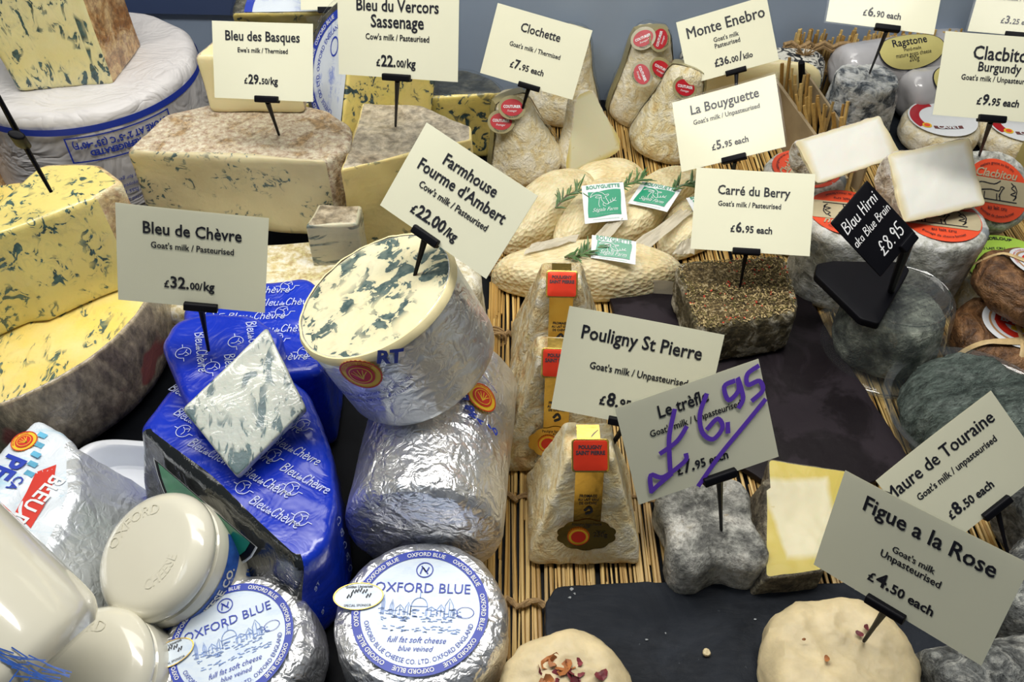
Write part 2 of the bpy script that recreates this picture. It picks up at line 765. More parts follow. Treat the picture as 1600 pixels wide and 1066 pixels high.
def frame(p, xax, nrm):
    z = Vector(nrm).normalized()
    x = Vector(xax)
    x = (x - z * x.dot(z)).normalized()
    y = z.cross(x)
    m = Matrix((x, y, z)).transposed().to_4x4()
    return Matrix.Translation(p) @ m


def local(M, pts):
    """outline given by world ground points, as local xy"""
    inv = M.inverted()
    return [tuple((inv @ Vector(p)))[:2] for p in pts]


MAT = {}
# ---------------------------------------------------------------- setting
def structure(name, g, mat, label=None, **k):
    o = part(None, name, g, mat, kind='structure', **k)
    return o


M_wall = plain('wall_paint', (.3, .37, .48), .35, var=.04, nscale=8, bump=.03)
M_band = plain('wall_band', (.05, .075, .16), .35, var=.05, nscale=8, bump=.02)
M_tray = plain('black_tray', (.006, .007, .009), .45, var=.2, bump=.05, spec=.1)
M_black = plain('black_plastic', (.004, .004, .006), .5, var=.1, bump=.03, spec=.12)
structure('floor', box(2.4, 1.5, .02, (0, .45, -.012)), M_tray)
structure('wall_back', box(2.4, .02, .34, (0, 1.09, .16)), M_wall)
# dark upper strip of the back wall
structure('trim_1', box(1.3, .006, .2, (0, 0, 0)).rot(0, 1.2, 0).mv(-.76, 1.076, .228), M_band)

# straw mat ---------------------------------------------------------
M_straw = NT('straw')
_g = M_straw.n('ShaderNodeNewGeometry')
_c = M_straw.ramp(_g.outputs['Random Per Island'], [(0, (.3, .16, .035)), (.35, (.5, .31, .09)), (.7, (.66, .46, .17)), (1, (.38, .25, .09))])
_n = M_straw.noise(M_straw.co((30, 2, 30)), 12, 4)
M_straw.set(Base_Color=M_straw.mix(.35, _c, M_straw.ramp(_n, [(.3, .3), (.7, .75)]), 'OVERLAY'), Roughness=.4, Normal=M_straw.bump(_n, .3, .0006))
M_straw = M_straw.m
M_twine = plain('twine', (.34, .22, .1), .85, var=.3, nscale=300, bump=.8, bd=.0006)
M_ply = plain('thin_wood', (.34, .26, .15), .6, var=.2, nscale=30, bump=.2)
M_slate = NT('slate')
_c = M_slate.co()
_a = M_slate.noise(_c, 14, 6, .6, .8)
_b = M_slate.noise(M_slate.co((1, 3, 1)), 60, 5, .65, .5)
_s = M_slate.ramp(M_slate.noise(M_slate.co(loc=(2, 2, 0)), 90, 3, .6, 2.), [(.72, 0.), (.78, .5)])
M_slate.b.inputs['Specular IOR Level'].default_value = .12
M_slate.set(Base_Color=M_slate.mix(_s, M_slate.ramp(_a, [(.38, (.008, .01, .014)), (.62, (.02, .024, .032))]), (.14, .16, .18)),
            Roughness=M_slate.ramp(_b, [(.3, .45), (.7, .65)]), Normal=M_slate.bump(_b, .35, .0015, M_slate.bump(_a, .5, .004)))
M_slate = M_slate.m
M_slate2 = NT('purple_slate')
_c = M_slate2.co()
_a = M_slate2.noise(_c, 16, 6, .6, .8)
_b = M_slate2.noise(_c, 60, 5, .65, .5)
M_slate2.b.inputs['Specular IOR Level'].default_value = .12
M_slate2.set(Base_Color=M_slate2.ramp(_a, [(.46, (.012, .009, .011)), (.54, (.026, .02, .025))]),
             Roughness=M_slate2.ramp(_a, [(.46, .42), (.54, .62)]), Normal=M_slate2.bump(_b, .35, .0012))
M_slate2 = M_slate2.m


def straw(x, y0, y1, z, r, slope=0., arch=0.):
    n = 3
    pts = []
    for i in range(n + 1):
        t = i / n
        pts.append((x + slope * (t - .5) * (y1 - y0) + random.uniform(-.0006, .0006), y0 + (y1 - y0) * t, z + arch * math.sin(PI * t) + random.uniform(-.0003, .0003)))
    return tube(pts, r, 5, True)


mat_T = thing('straw_mat', 'golden straw mat tied with twine that carries the right-hand cheeses and slates', 'mat')
MX0, MX1, MY0, MY1 = -.02, .68, .22, 1.04
g = G()
x = MX0 + .01
while x < MX1:
    y = MY0 - random.uniform(0, .1)
    while y < MY1:
        L = random.uniform(.16, .34)
        g.add(straw(x + random.uniform(-.0012, .0012), y, min(y + L, MY1 + random.uniform(0, .006)), random.uniform(.0014, .0042), random.uniform(.0009, .0017), random.uniform(-.02, .02)))
        y += L * random.uniform(.8, 1.02)
    x += .0026
part(mat_T, 'straws', g, M_straw, kind='stuff')
g = G()
for i in range(150):   # thicker bundle along the left border
    y = random.uniform(MY0 - .1, MY1 - .2)
    L = random.uniform(.2, .4)
    a = random.uniform(0, PI)
    g.add(straw(MX0 + .0035 + .007 * math.cos(a) * random.random() + (.6 - y) * -.012, y, min(y + L, MY1), .003 + .009 * math.sin(a) * random.random(), random.uniform(.0009, .0015), random.uniform(-.012, .012)))
part(mat_T, 'border_bundle', g, M_straw, kind='stuff')
for k, y in enumerate((.335, .43, .52, .62, .72, .84, .95)):      # twine knots along the border
    g = G()
    for q in range(5):
        yy = y + (q - 2) * .0022
        pts = [(MX0 + .003 + (.0105 + .0012 * random.random()) * math.cos(a) + (.6 - y) * -.012, yy + .002 * math.sin(2 * a + q), .006 + .0078 * math.sin(a)) for a in [2 * PI * i / 16 for i in range(17)]]
        g.add(tube(pts, .0011, 5))
    pts = [(MX0 + .012 + i * .004, y + .003 * math.sin(i * 1.3), .0075 + .002 * math.sin(i * 2)) for i in range(9 if k % 2 == 0 else 4)]
    g.add(tube(pts, .0022, 6)).add(tube([(a, b - .002 * math.cos(i * 2), c + .001) for i, (a, b, c) in enumerate(pts)], .0018, 6))
    part(mat_T, 'twine_knot', g, M_twine)
for y in (.43, .62, .84):
    g = G()
    pts = [(MX0 + .02 + .011 * i, y + .003 * math.sin(i * .9), .0052 + .0012 * math.sin(i * 2.1)) for i in range(60)]
    g.add(tube(pts, .0013, 5)).add(tube([(a, b + .003 * math.sin(i * 1.7), c + .0003) for i, (a, b, c) in enumerate(pts)], .0011, 5))
    part(mat_T, 'cross_twine', g, M_twine)

# end of a straw and wood crate at the back right --------------------
cr = thing('straw_crate', 'straw and thin wood crate end tied with twine, behind the ash cone', 'crate')
p0, p1 = spot(1218, 95, .05), spot(1300, 255, .0)
for nm, (a, b), h0, h1, th in (('side_board', ((.318, 1.0), (.372, .835)), .0, .075, .004), ('side_board', ((.352, 1.01), (.402, .86)), .0, .085, .003)):
    d = Vector((b[0] - a[0], b[1] - a[1]))
    nn = Vector((-d.y, d.x)).normalized() * th
    A, B = Vector(a), Vector(b)
    o = [A, B, B + nn, A + nn]
    v = [(p.x, p.y, z) for z in (0, 1) for p in o]
    g = G([(q[0], q[1], (h1 if i in (4, 7) else h1 * .55) if q[2] else .001) for i, q in enumerate(v)], [(3, 2, 1, 0), (4, 5, 6, 7), (0, 1, 5, 4), (1, 2, 6, 5), (2, 3, 7, 6), (3, 0, 4, 7)])
    part(cr, nm, g, M_ply)
g = G()
for i in range(170):
    t = random.random()
    bx = .355 + .21 * t
    by = 1.066 + random.uniform(-.006, .004)
    g.add(tube([(bx, by, .004), (bx + random.uniform(-.006, .006), by, .062 + random.uniform(.02, .045))], random.uniform(.0012, .0022), 5))
for i in range(40):
    t = random.random()
    bx = .325 + .055 * t
    by = 1.0 - .15 * t
    g.add(tube([(bx + .012, by, .003), (bx + random.uniform(-.02, .02), by + .02, .05 + random.uniform(0, .05))], random.uniform(.0015, .0026), 5))
part(cr, 'straws', g, M_straw, kind='stuff')
g = G()
for zz, ll in ((.085, 1), (.09, 1), (.052, .5)):
    pts = [(.34 + .2 * ll * i / 20, 1.054 + .003 * math.sin(i * 1.9), zz + .004 * math.sin(i * 2.7)) for i in range(21)]
    g.add(tube(pts, .003, 6))
for i in range(26):
    a = random.uniform(0, 2 * PI)
    g.add(tube([(.36, 1.03, .088), (.36 + .012 * math.cos(a), 1.03 + .008 * math.sin(a), .088 + .014 * random.random())], .0007, 4))
part(cr, 'twine', g, M_twine)
part(cr, 'support_pole', tube([(.372, 1.0, .002), (.345, .99, .1)], .004, 8), M_black)


def slab(name, label, pix, z0, th, mat, seed=0, rad=.006):
    base = spot(*pix[0], z0)
    M = Matrix.Translation((sum(spot(*p, z0).x for p in pix) / len(pix), sum(spot(*p, z0).y for p in pix) / len(pix), z0))
    o = polyr(local(M, [spot(*p, z0) for p in pix]), ['edge'] * len(pix), rad, .004)
    o = [(a + .0012 * noise.noise(Vector((a * 90, b * 90, seed))), b + .0012 * noise.noise(Vector((a * 90, b * 90, seed + 5))), t) for a, b, t in o]
    gg = loft(o, th, .0015, 16, 2)
    gg.disp((.0006, 30), (.0003, 110), seed=seed)
    return single(name, label, 'slate', gg, mat, M, sharp=60)


slab('slate_board', 'dark grey slate board at the front below the clover-shaped cheese', [(852, 945), (872, 924), (1000, 917), (1180, 922), (1345, 918), (1500, 1000), (1620, 1120), (1560, 1230), (850, 1230)], .006, .008, M_slate, 1)
slab('slate_board', 'purplish slate board under the herb-coated square cheese', [(948, 460), (1060, 440), (1245, 440), (1300, 540), (1425, 735), (1340, 770), (1200, 765), (1000, 640)], .006, .007, M_slate2, 2)
slab('slate_board', 'black slate board under the small labelled rounds at upper right', [(1255, 215), (1330, 165), (1700, 165), (1720, 262), (1560, 268), (1480, 262), (1390, 262)], .006, .008, M_slate, 3)

# pale chips along the rims of the front slate
g = G()
for u, v in ((893, 921), (898, 928), (890, 934), (1255, 962), (1180, 968), (1270, 958), (1040, 990), (948, 1010), (1338, 921), (1010, 1000)):
    q = spot(u, v, .0146)
    n = 7
    k = len(g.v)
    r0 = random.uniform(.0008, .0022)
    g.v += [(q.x + r0 * random.uniform(.4, 1.3) * math.cos(2 * PI * i / n), q.y + r0 * random.uniform(.3, .9) * math.sin(2 * PI * i / n), q.z + random.uniform(0, .0004)) for i in range(n)]
    g.f.append(tuple(range(k, k + n)))
    g.t.append('')
front = [o for o in sc.objects if o.name == 'slate_board'][0]
g.xf(front.matrix_basis.inverted())
part(front, 'pale_chips', g, plain('chipped_slate', (.3, .32, .33), .7, var=.2), kind='stuff', smooth=False)
# ---------------------------------------------------------------- price cards
M_card = plain('card_paper', (.86, .83, .64), .6, var=.02, nscale=12, bump=.02)
M_ink = plain('black_ink', (.012, .012, .02), .5, var=0, bump=0)
M_purple = plain('purple_marker', (.13, .05, .5), .4, var=.05, bump=0)
M_chalk = plain('white_chalk_pen', (.85, .85, .85), .6, var=.05, bump=0)
M_sleeve = clear('card_sleeve', .12, (.97, .98, .97), .0, fres=1.25)


def heavy(s):
    g_ = G()
    for dx, dy in ((-.014, 0), (.014, 0), (0, .01), (0, -.01)):
        g_.add(txt(s, 1, 0, .86).mv(dx, dy, dx * .0005))
    return g_


CP = {
'basques': [[-0.2483, 0.8279, 0.1861], [0.9847, -0.1669, 0.0503], [0.045, 0.5222, 0.8516]],
'vercors': [[-0.0915, 0.679, 0.2912], [0.9508, -0.2953, 0.094], [0.0401, 0.418, 0.9076]],
'clochette': [[0.0253, 0.9016, 0.1584], [0.9571, -0.2242, -0.1838], [0.2671, 0.4356, 0.8596]],
'monte': [[0.2524, 0.9932, 0.1253], [0.9409, -0.0601, 0.3334], [-0.2324, 0.6017, 0.7642]],
'bouy': [[0.2154, 0.7876, 0.1396], [0.878, -0.2165, 0.4268], [-0.1085, 0.7785, 0.6182]],
'carre': [[0.2164, 0.6521, 0.1326], [0.9907, -0.1333, 0.0261], [0.0785, 0.7187, 0.6908]],
'p690': [[0.3741, 0.8807, 0.2343], [0.9774, -0.2085, -0.0344], [0.1685, 0.6708, 0.7222]],
'p32': [[0.5858, 0.9941, 0.1717], [0.8174, -0.5515, 0.1664], [0.1975, 0.5396, 0.8184]],
'clac': [[0.4407, 0.7428, 0.2147], [0.9943, -0.1016, -0.0338], [0.0868, 0.5795, 0.8104]],
'fourme': [[-0.0424, 0.5607, 0.2113], [0.8008, -0.5387, -0.2617], [0.523, 0.4162, 0.7438]],
'chevre': [[-0.2329, 0.5044, 0.1998], [0.9827, 0.0534, -0.1773], [0.1455, 0.3698, 0.9177]],
'poul': [[0.0843, 0.4165, 0.1731], [0.9788, -0.1927, -0.0693], [0.1585, 0.4989, 0.852]],
'trefle': [[0.1271, 0.3871, 0.1446], [0.947, 0.292, 0.1337], [-0.26, 0.4527, 0.8529]],
'maure': [[0.3259, 0.3905, 0.0923], [0.786, 0.4427, 0.4316], [-0.6123, 0.4603, 0.6428]],
'figue': [[0.2317, 0.2753, 0.161], [0.7012, -0.6993, 0.1389], [0.1038, 0.293, 0.9505]],
'blau': [[0.2626, 0.5179, 0.2176], [0.6635, 0.6519, 0.3672], [-0.7095, 0.3924, 0.5854]],
}


def card(key, label, lines, clipx, tip, size=1., W=.105, H=.074, stick=True, extra=None):
    P, X, Y = CP[key]
    C0 = Vector((0, 0, CAMH))
    P = C0 + (Vector(P) - C0) * size
    W, H = W * size, H * size
    X, Y = Vector(X), Vector(Y)
    Z = X.cross(Y).normalized()
    M = Matrix.Translation(P) @ Matrix((X, Z.cross(X), Z)).transposed().to_4x4()
    T = thing('price_card', label, 'price card', M)
    curl = lambda x, y, z: (x, y, z + .0015 * math.sin(x / W * 3 + len(label)) * (y / H + .5))
    part(T, 'card', grid(W, H, 12, 6).add(grid(W, H, 12, 6, -.0004)).map(curl), M_card)
    part(T, 'sleeve', grid(W * 1.04, H * 1.05, 12, 6, .0009).map(curl), M_sleeve)
    ink = G()
    for L in lines:
        s, cx, cy, wd = L[:4]
        gg = segs(s, .026, .88, L[4] if len(L) > 4 else 0) if isinstance(s, list) else heavy(s) if 'M' in s else txt(s, 1, .017, .86, L[4] if len(L) > 4 else 0)
        fit(gg, wd * W, (cx - .5) * W, (.5 - cy) * H, .0004)
        ink.add(gg)
    if ink.v:
        part(T, 'lettering', ink.map(curl), M_ink, smooth=False)
    if extra:
        extra(T, W, H, curl)
    cx = (clipx - .5) * W
    cl = W * .23
    b = loft(polyr([(-.0032, -.003), (.0045, -.003), (.0045, .003), (-.0032, .003)], ['s'] * 4, .0015, .01), cl, .0006, 1, 1)
    b.rot(0, 90, 0).mv(cx - cl / 2, -H / 2 + .0005, .001)
    part(T, 'clip', b, M_black)
    if stick:
        inv = M.inverted()
        a = Vector((cx, -H / 2 - .002, -.0005))
        e = inv @ tip
        mid = a.lerp(e, .5)
        part(T, 'stick', tube([a, mid, e], [.0024, .0015, .0012], 6), M_black)
    return T


def price(n, d, tail):
    return [('£', .72), (n + '.', 1.15), (d, .72), (tail, .8)]


kg = lambda n: [('£', .72), (n + '.', 1.15), ('00/' if n != '29' else '50/', .7), ('kg', .9)]
each = lambda n, d: [('£', .8), (n + '.', 1.2), (d + ' each', .82)]
card('basques', 'cream price card for £29.50 a kilo above the rind-topped blue block', [('Bleu des Basques', .5, .2, .74), ("Ewe's milk / Thermised", .5, .36, .5), (kg('29'), .48, .75, .34)], .54, spot(437, 214, .138), size=.9)
card('vercors', 'cream price card for £22.00 a kilo standing high at the top, upright', [('Bleu du Vercors', .5, .26, .68), ('Sassenage', .5, .44, .44), ("Cow's milk / Pasteurised", .5, .58, .53), (kg('22'), .49, .84, .33)], .5, spot(618, 197, .135), size=1.08)
card('clochette', 'tilted cream price card for £7.95 each over the bell-shaped cheeses', [('Clochette', .5, .22, .42), ("Goat's milk / Thermised", .49, .48, .54), (each('7', '95'), .46, .74, .36)], .53, spot(812, 184, .085))
card('monte', 'cream price card for £36.00 a kilo against the back wall', [('Monte Enebro', .52, .22, .86), ("Goat's milk", .5, .43, .28), ('Pasteurised', .5, .53, .28), ([('£36.', 1.1), ('00', .8), ('/', 1.2), ('kilo', .75)], .53, .78, .42)], .53, spot(1150, 170, .085), size=.97)
card('bouy', 'cream price card for £5.95 each beside the red-badged cheeses', [('La Bouyguette', .5, .2, .66), ("Goat's milk / Unpasteurised", .5, .37, .64), (each('5', '95'), .5, .75, .35)], .52, spot(1142, 300, .03))
card('carre', 'cream price card for £6.95 each above the herb-coated square cheese', [('Carré du Berry', .5, .27, .61), ("Goat's milk / Pasteurised", .47, .42, .53), (each('6', '95'), .5, .7, .35)], .47, spot(1156, 450, .062))
card('p690', 'cream price card for £6.90 each over the ash-grey cone, cut by the top edge', [("Goat's milk / Pasteurised", .5, .48, .6), (each('6', '90'), .5, .8, .35)], .57, spot(1358, 116, .083))
card('p32', 'cream price card cut off at the top right corner', [("Goat's milk / Pasteurised", .44, .46, .62), (each('3', '25'), .47, .78, .33)], .5, spot(1600, 140, .03))
card('clac', 'cream price card for £9.95 each at the right edge of the frame', [('Clacbitou', .52, .22, .52), ('Burgundy', .5, .4, .36), ("Goat's milk / Unpasteurised", .5, .53, .62), (each('9', '95'), .53, .77, .36, .12)], .5, spot(1527, 252, .08), size=.95)
card('fourme', 'cream price card for £22.00 a kilo tilted above the cut foil drum', [('Farmhouse', .5, .2, .47), ("Fourme d'Ambert", .5, .38, .78), ("Cow's milk / Pasteurised", .5, .56, .62), ([('£', .75), ('22.00', 1.05), ('/kg', .8)], .44, .82, .42)], .44, spot(641, 456, .192), size=.86)
card('chevre', 'cream price card for £32.00 a kilo above the blue wrapped cheeses', [('Bleu de Chèvre', .5, .21, .65), ("Goat's milk / Pasteurised", .5, .38, .55), (kg('32'), .48, .77, .34)], .56, spot(326, 548, .125), size=.97)
card('poul', 'shaded cream price card for £8.95 each over the gold-banded pyramids', [('Pouligny St Pierre', .5, .23, .78), ("Goat's milk / Unpasteurised", .52, .52, .64), (each('8', '95'), .49, .8, .37)], .5, spot(932, 733, .055), size=1.03)


def purple(T, W, H, curl):
    s = []
    q = lambda pts: [((a - .5) * W, (.5 - b) * H) for a, b in pts]
    s.append(q([(.37, .2), (.3, .42), (.27, .62), (.25, .8)]))
    s.append(q([(.22, .56), (.34, .5), (.42, .4)]))
    s.append(q([(.1, .9), (.12, .74), (.2, .8), (.36, .72), (.38, .66)]))
    s.append(q([(.1, .9), (.17, .85), (.25, .8)]))
    s.append(q([(.6, .16), (.53, .32), (.52, .5), (.58, .6), (.66, .52), (.64, .42), (.56, .48)]))
    s.append(q([(.7, .5), (.69, .58)]))
    s.append(q([(.8, .12), (.73, .14), (.74, .28), (.82, .22), (.83, .1), (.84, .3), (.8, .38)]))
    s.append(q([(.98, .06), (.9, .1), (.89, .2), (.97, .2), (.98, .3), (.9, .36)]))
    s.append(q([(.98, .4), (.8, .58), (.6, .78), (.42, 1.0)]))
    g = strokes(s, W * .032, 5)
    part(T, 'marker_price', g.mv(z=.0012).map(curl), M_purple, smooth=False, label='purple handwritten £6.95')


card('trefle', 'cream price card scrawled over in purple marker, above the clover cheese', [('Le trèfle', .44, .17, .35), ("Goat's milk / Unpasteurised", .5, .36, .64), (each('7', '95'), .48, .78, .36)], .57, spot(1127, 829, .046), extra=purple, size=.93)
card('maure', 'cream price card for £8.50 each, steeply tilted, behind another card', [('Maure de Touraine', .45, .2, .92), ("Goat's milk / unpasteurised", .5, .42, .68), (each('8', '50'), .45, .74, .38)], .56, spot(1578, 880, .04), size=1.)
card('figue', 'large shaded cream price card for £4.50 each at lower right', [('Figue a la Rose', .52, .2, .72), ("Goat's milk", .5, .44, .24), ('Unpasteurised', .5, .54, .34), (each('4', '50'), .5, .77, .38)], .46, spot(1350, 1002, .058), size=1.)

# small corner of one more card right at the top
P = spot(505, -30, .2)
T = thing('price_card', 'corner of a cream card peeking in at the top frame edge', 'price card', frame(P, (1, .1, -.1), (-.1, -.8, .6)))
part(T, 'card', grid(.06, .05, 1, 1).mv(.004, -.006), M_card)
part(T, 'sleeve', grid(.063, .053, 1, 1, .0008).mv(.004, -.006), M_sleeve)
part(T, 'clip', box(.02, .006, .005, (.004, -.031, 0)), M_black)

# bare card holder at the far left
a, b, c = spot(-25, 110, .32), spot(30, 212, .26), spot(80, 300, .212)
T = thing('card_holder', 'black card holder without its card, stuck in the yellow wedge at far left', 'card holder', Matrix.Translation(b))
part(T, 'stick', tube([a - b, (0, 0, 0), c - b], [.0016, .0022, .0014], 6), M_black)
part(T, 'clip', loft(circ(.006, 16, 's', .0035), .022, .0015, 1, 2).rot(35, 20, 0).mv(0, 0, -.008), M_black)

# black chalk card and its stand
P, X, Y = CP['blau']
X, Y = Vector(X), Vector(Y)
Z = X.cross(Y).normalized()
# photographed reading direction runs up to the right
M = Matrix.Translation(Vector(P)) @ Matrix((X, Z.cross(X), Z)).transposed().to_4x4()
T = thing('chalk_price_card', 'small black card hand-lettered in white, propped on a black base', 'price card', M)
W, H = .045, .055
part(T, 'card', box(W, H, .0012, b=.0008), M_black)
ch = G()
for s, cy, wd in (('Blau Hirni', .2, .86), ('aka Blue Brain', .44, .92), ('£8.95', .76, .6)):
    q, L = hand(s, 1, .1)
    ch.add(fit(q, wd * W, 0 if wd > .7 else .004, (.5 - cy) * H, .0009))
part(T, 'lettering', ch, M_chalk, smooth=False)
part(T, 'clip', box(.016, .007, .006, (.012, -H / 2 + .001, .001), b=.001), M_black)
inv = M.inverted()
hull = [spot(u, v, .089) for u, v in ((1276, 412), (1300, 407), (1410, 409), (1422, 420), (1374, 506), (1345, 498), (1273, 428))]
hc = sum(hull, Vector()) / 7
gb = loft(polyr([(p.x - hc.x, p.y - hc.y) for p in hull], ['s'] * 7, .003, .01), .008, .0015, 2, 1)
gb.mv(hc.x, hc.y, hc.z - .008).xf(inv)
part(T, 'base', gb, M_black)
part(T, 'post', tube([(.012, -H / 2, 0), inv @ (spot(1392, 455, .088))], [.004, .003], 8), M_black)
# ---------------------------------------------------------------- shared looks
YEL, YEL2 = (.76, .6, .16), (.72, .62, .26)
VE = (.1, .16, .15)
M_white_p = plain('white_sticker', (.78, .8, .82), .35, var=.02, bump=.02)
M_blue_i = plain('blue_print', (.02, .05, .42), .4, var=.05, bump=0)
M_blue_l = plain('pale_blue_print', (.22, .34, .68), .45, var=.3, nscale=200, bump=0)
M_red_i = plain('red_print', (.62, .03, .015), .4, var=.05, bump=0)
M_orange = plain('orange_red_print', (.85, .09, .03), .4, var=.03, bump=.02)
M_yellow_i = plain('yellow_print', (.85, .55, .03), .4, var=.05, bump=.05)
M_gold = plain('gold_foil', (.75, .5, .12), .22, metal=1, var=.05, nscale=30, bump=.15, bd=.004)
M_redfoil = plain('red_foil', (.8, .05, .02), .3, metal=.6, var=.05, nscale=30, bump=.1, bd=.003)
M_green_i = plain('green_print', (.0, .28, .14), .3, var=.04, bump=.02)
M_lime = plain('lime_print', (.42, .66, .08), .4, var=.03, bump=.02)
M_khaki = plain('khaki_band', (.3, .26, .13), .3, var=.06, bump=.05, coat=.5)
M_tan_i = plain('tan_print', (.5, .43, .27), .45, var=.05, bump=0)
M_crim = plain('crimson_print', (.42, .006, .015), .4, var=.1, bump=.02, coat=.1)
M_foil = foil('crumpled_foil', (.88, .88, .89), .3, 1.5, 1.)
M_foil.node_tree.nodes['Principled BSDF'].inputs['Metallic'].default_value = .85
M_foil2 = foil('smooth_foil', (.8, .82, .84), rough=.36, sc_=1.4, strength=.7)
M_foil2.node_tree.nodes['Principled BSDF'].inputs['Metallic'].default_value = .7
M_clear = clear('clear_plastic', .04, (.95, .96, .96), .16, fres=1.5, haze=.03)
M_wrap = clear('cling_film', .08, (.99, .99, .98), .0, crease=.5, fres=1.4)


def seal(T, M, r, name='seal', map_=None):
    """round red and yellow protected-origin seal"""
    fn = map_ or (lambda x, y, z: (x, y, z))
    a = part(T, name, scallop(r, z=.0003).xf(M).map(fn) if map_ is None else scallop(r, z=.0003).map(fn), M_yellow_i)
    pp = lambda g: g.xf(M) if map_ is None else g.map(fn)
    part(a, 'red_disc', pp(disc(r * .68, 40, 2, z=.0007)).add(pp(disc(r * 1.0, 60, 1, r0=r * .93, z=.0007))), M_red_i)
    g = G()
    for k in range(5):
        aa = .4 + k * .55
        g.add(strokes([[(0, -r * .3), (r * .2 * math.cos(aa), -r * .05), (r * .42 * math.cos(aa), r * .35 * math.sin(aa))]], r * .05, 3))
    g.add(disc(r * .55, 40, 1, r0=r * .5))
    part(a, 'emblem', pp(g.mv(z=.001)), M_yellow_i)
    t = ringtext('PROTECTED ORIGIN', r * .74, r * .2, 90, .01)
    part(a, 'lettering', pp(t.mv(z=.0009)), M_red_i, smooth=False)
    return a


# ================================================================ LEFT SIDE
# white paper-wrapped wheel
p = spot(133, 93, .14)
M_paperw = NT('white_wrapping_paper')
_c = M_paperw.co()
_a = M_paperw.math('ABSOLUTE', M_paperw.math('SUBTRACT', M_paperw.noise(_c, 16, 3, .55, 1.3), .5))
_st = M_paperw.ramp(M_paperw.noise(_c, 22, 3), [(.66, 0.), (.74, .55)])
M_paperw.set(Base_Color=M_paperw.mix(_st, (.62, .6, .59), (.55, .42, .24)), Roughness=.45, Normal=M_paperw.bump(_a, .9, .01))
M_paperw = M_paperw.m
p.x -= .006
T = thing('wrapped_cheese', 'big white paper-wrapped wheel with a blue stripe, at the back left', 'cheese', at((p.x, p.y, 0)))
R, HH = .122, .14
g = loft(circ(R, 110), HH, .012, 12, 10, rb=.012).disp((.0022, 14, 1), (.0009, 40, 1), seed=2)
part(T, 'paper_wrap', g, M_paperw)


def cylmap(R, a0, z0, eps=.0012, sgn=1):
    return lambda x, y, z: ((R + eps + z) * math.sin((a0 + x / R) * sgn), -(R + eps + z) * math.cos(a0 + x / R), z0 + y)


fm = lambda x, y, z: ((R + .0036 + z) * math.sin(x / R), -(R + .0036 + z) * math.cos(x / R), y)
part(T, 'blue_stripe', grid(2 * PI * R, .0075, 120, 1).mv(0, .124, -.0006).map(fm), M_blue_i)
g = fit(txt('STORE AT 2°-5°C (35°-40°F)', 1, .035, .8), .098).rot(0, 0, 180).mv(.05, .09, 0)
g.add(fit(txt('KEEP REFRIGERATED', 1, .045, .85), .07).rot(0, 0, 180).mv(.05, .079, 0))
for a, b, c, d in ((.05, .0985, .108, .0016), (.05, .07, .108, .0016)):
    g.add(grid(c, d, 20, 1).mv(a, b, 0))
for a in (-.004, .104):
    g.add(grid(.0016, .03, 1, 6).mv(a, .0843, 0))
g.mv(.022, .018, 0)
for i, s in enumerate(('made for generations', 'now enjoyed worldwide', 'and has become', 'protected and limited')):
    g.add(fit(txt(s, 1, .0, .9, .3), .05).rot(0, 0, 182).mv(.058, .06 - i * .009, 0))
part(T, 'lettering', g.map(fm), M_blue_i, smooth=False)

# stilton wedge standing on the wheel
a, b, c, d = spot(28, 143, .141), spot(178, 133, .141), spot(222, 72, .141), spot(70, 62, .141)
ctr = (a + b + c + d) / 4
M = at(ctr)
M_stil = paste('ivory_blue_paste', (.84, .77, .42), (.8, .7, .3), (.05, .12, .13), 110, .56, .49, (1, 1, .45), lines=1, coat=.9, sd=3)
M_stilr = rind('orange_brown_rind', [(.3, .13, .03), (.5, .3, .12), (.62, .42, .2), (.35, .2, .09)], 26, 150, coat=.8, bump=.4)
g = loft(polyr(local(M, [a, b, c, d]), ['cut', 'rind', 'rind', 'cut'], .005, .004), .115, .004, 10, 16)
g.map(lambda x, y, z: (x - .16 * z * (1 if x < 0 else .25), y + .05 * z, z)).disp((.0012, 25), (.0004, 120), seed=5)
T = thing('blue_cheese_wedge', 'film-wrapped wedge with orange-brown rind standing on the white wrapped wheel', 'cheese', M)
part(T, 'cut_face', g, M_stil, ('cut', 'top'))
part(T, 'rind', g, M_stilr, ('rind', 'bottom'))

# large half wheel with yellow top, lower left
M_yel = paste('yellow_blue_paste', (.86, .64, .13), (.84, .7, .3), (.1, .17, .13), 120, .56, .5, (1, .4, 1), (0, 0, .5), coat=.55, sd=1)
M_yel2 = paste('yellow_blue_paste_b', (.74, .62, .19), (.8, .66, .22), (.07, .14, .12), 115, .56, .5, (1, 1, .8), coat=.7, sd=6)
M_greyr = rind('grey_brown_rind', [(.14, .115, .075), (.3, .245, .16), (.42, .34, .22), (.22, .17, .12)], 22, 120, coat=.8, speck=((.33, .1, .08), 16, .62), st=(1, 1, .5))
p = spot(-40, 447, .1)
T = thing('half_cheese_wheel', 'big cut wheel with yellow veined top and grey-brown rind at the left edge', 'cheese', at((p.x, p.y, 0)))
R = .158
g = loft(circ(R, 130), .1, .0025, 16, 10, rb=.02, taper=lambda t: .93 + .07 * min(1, t * 1.3))
g.disp((.0014, 18), (.0006, 70, 1), seed=8)
part(T, 'cut_face', g, M_yel, ('top',))
part(T, 'rind', g, M_greyr, ('rind', 'bottom'))

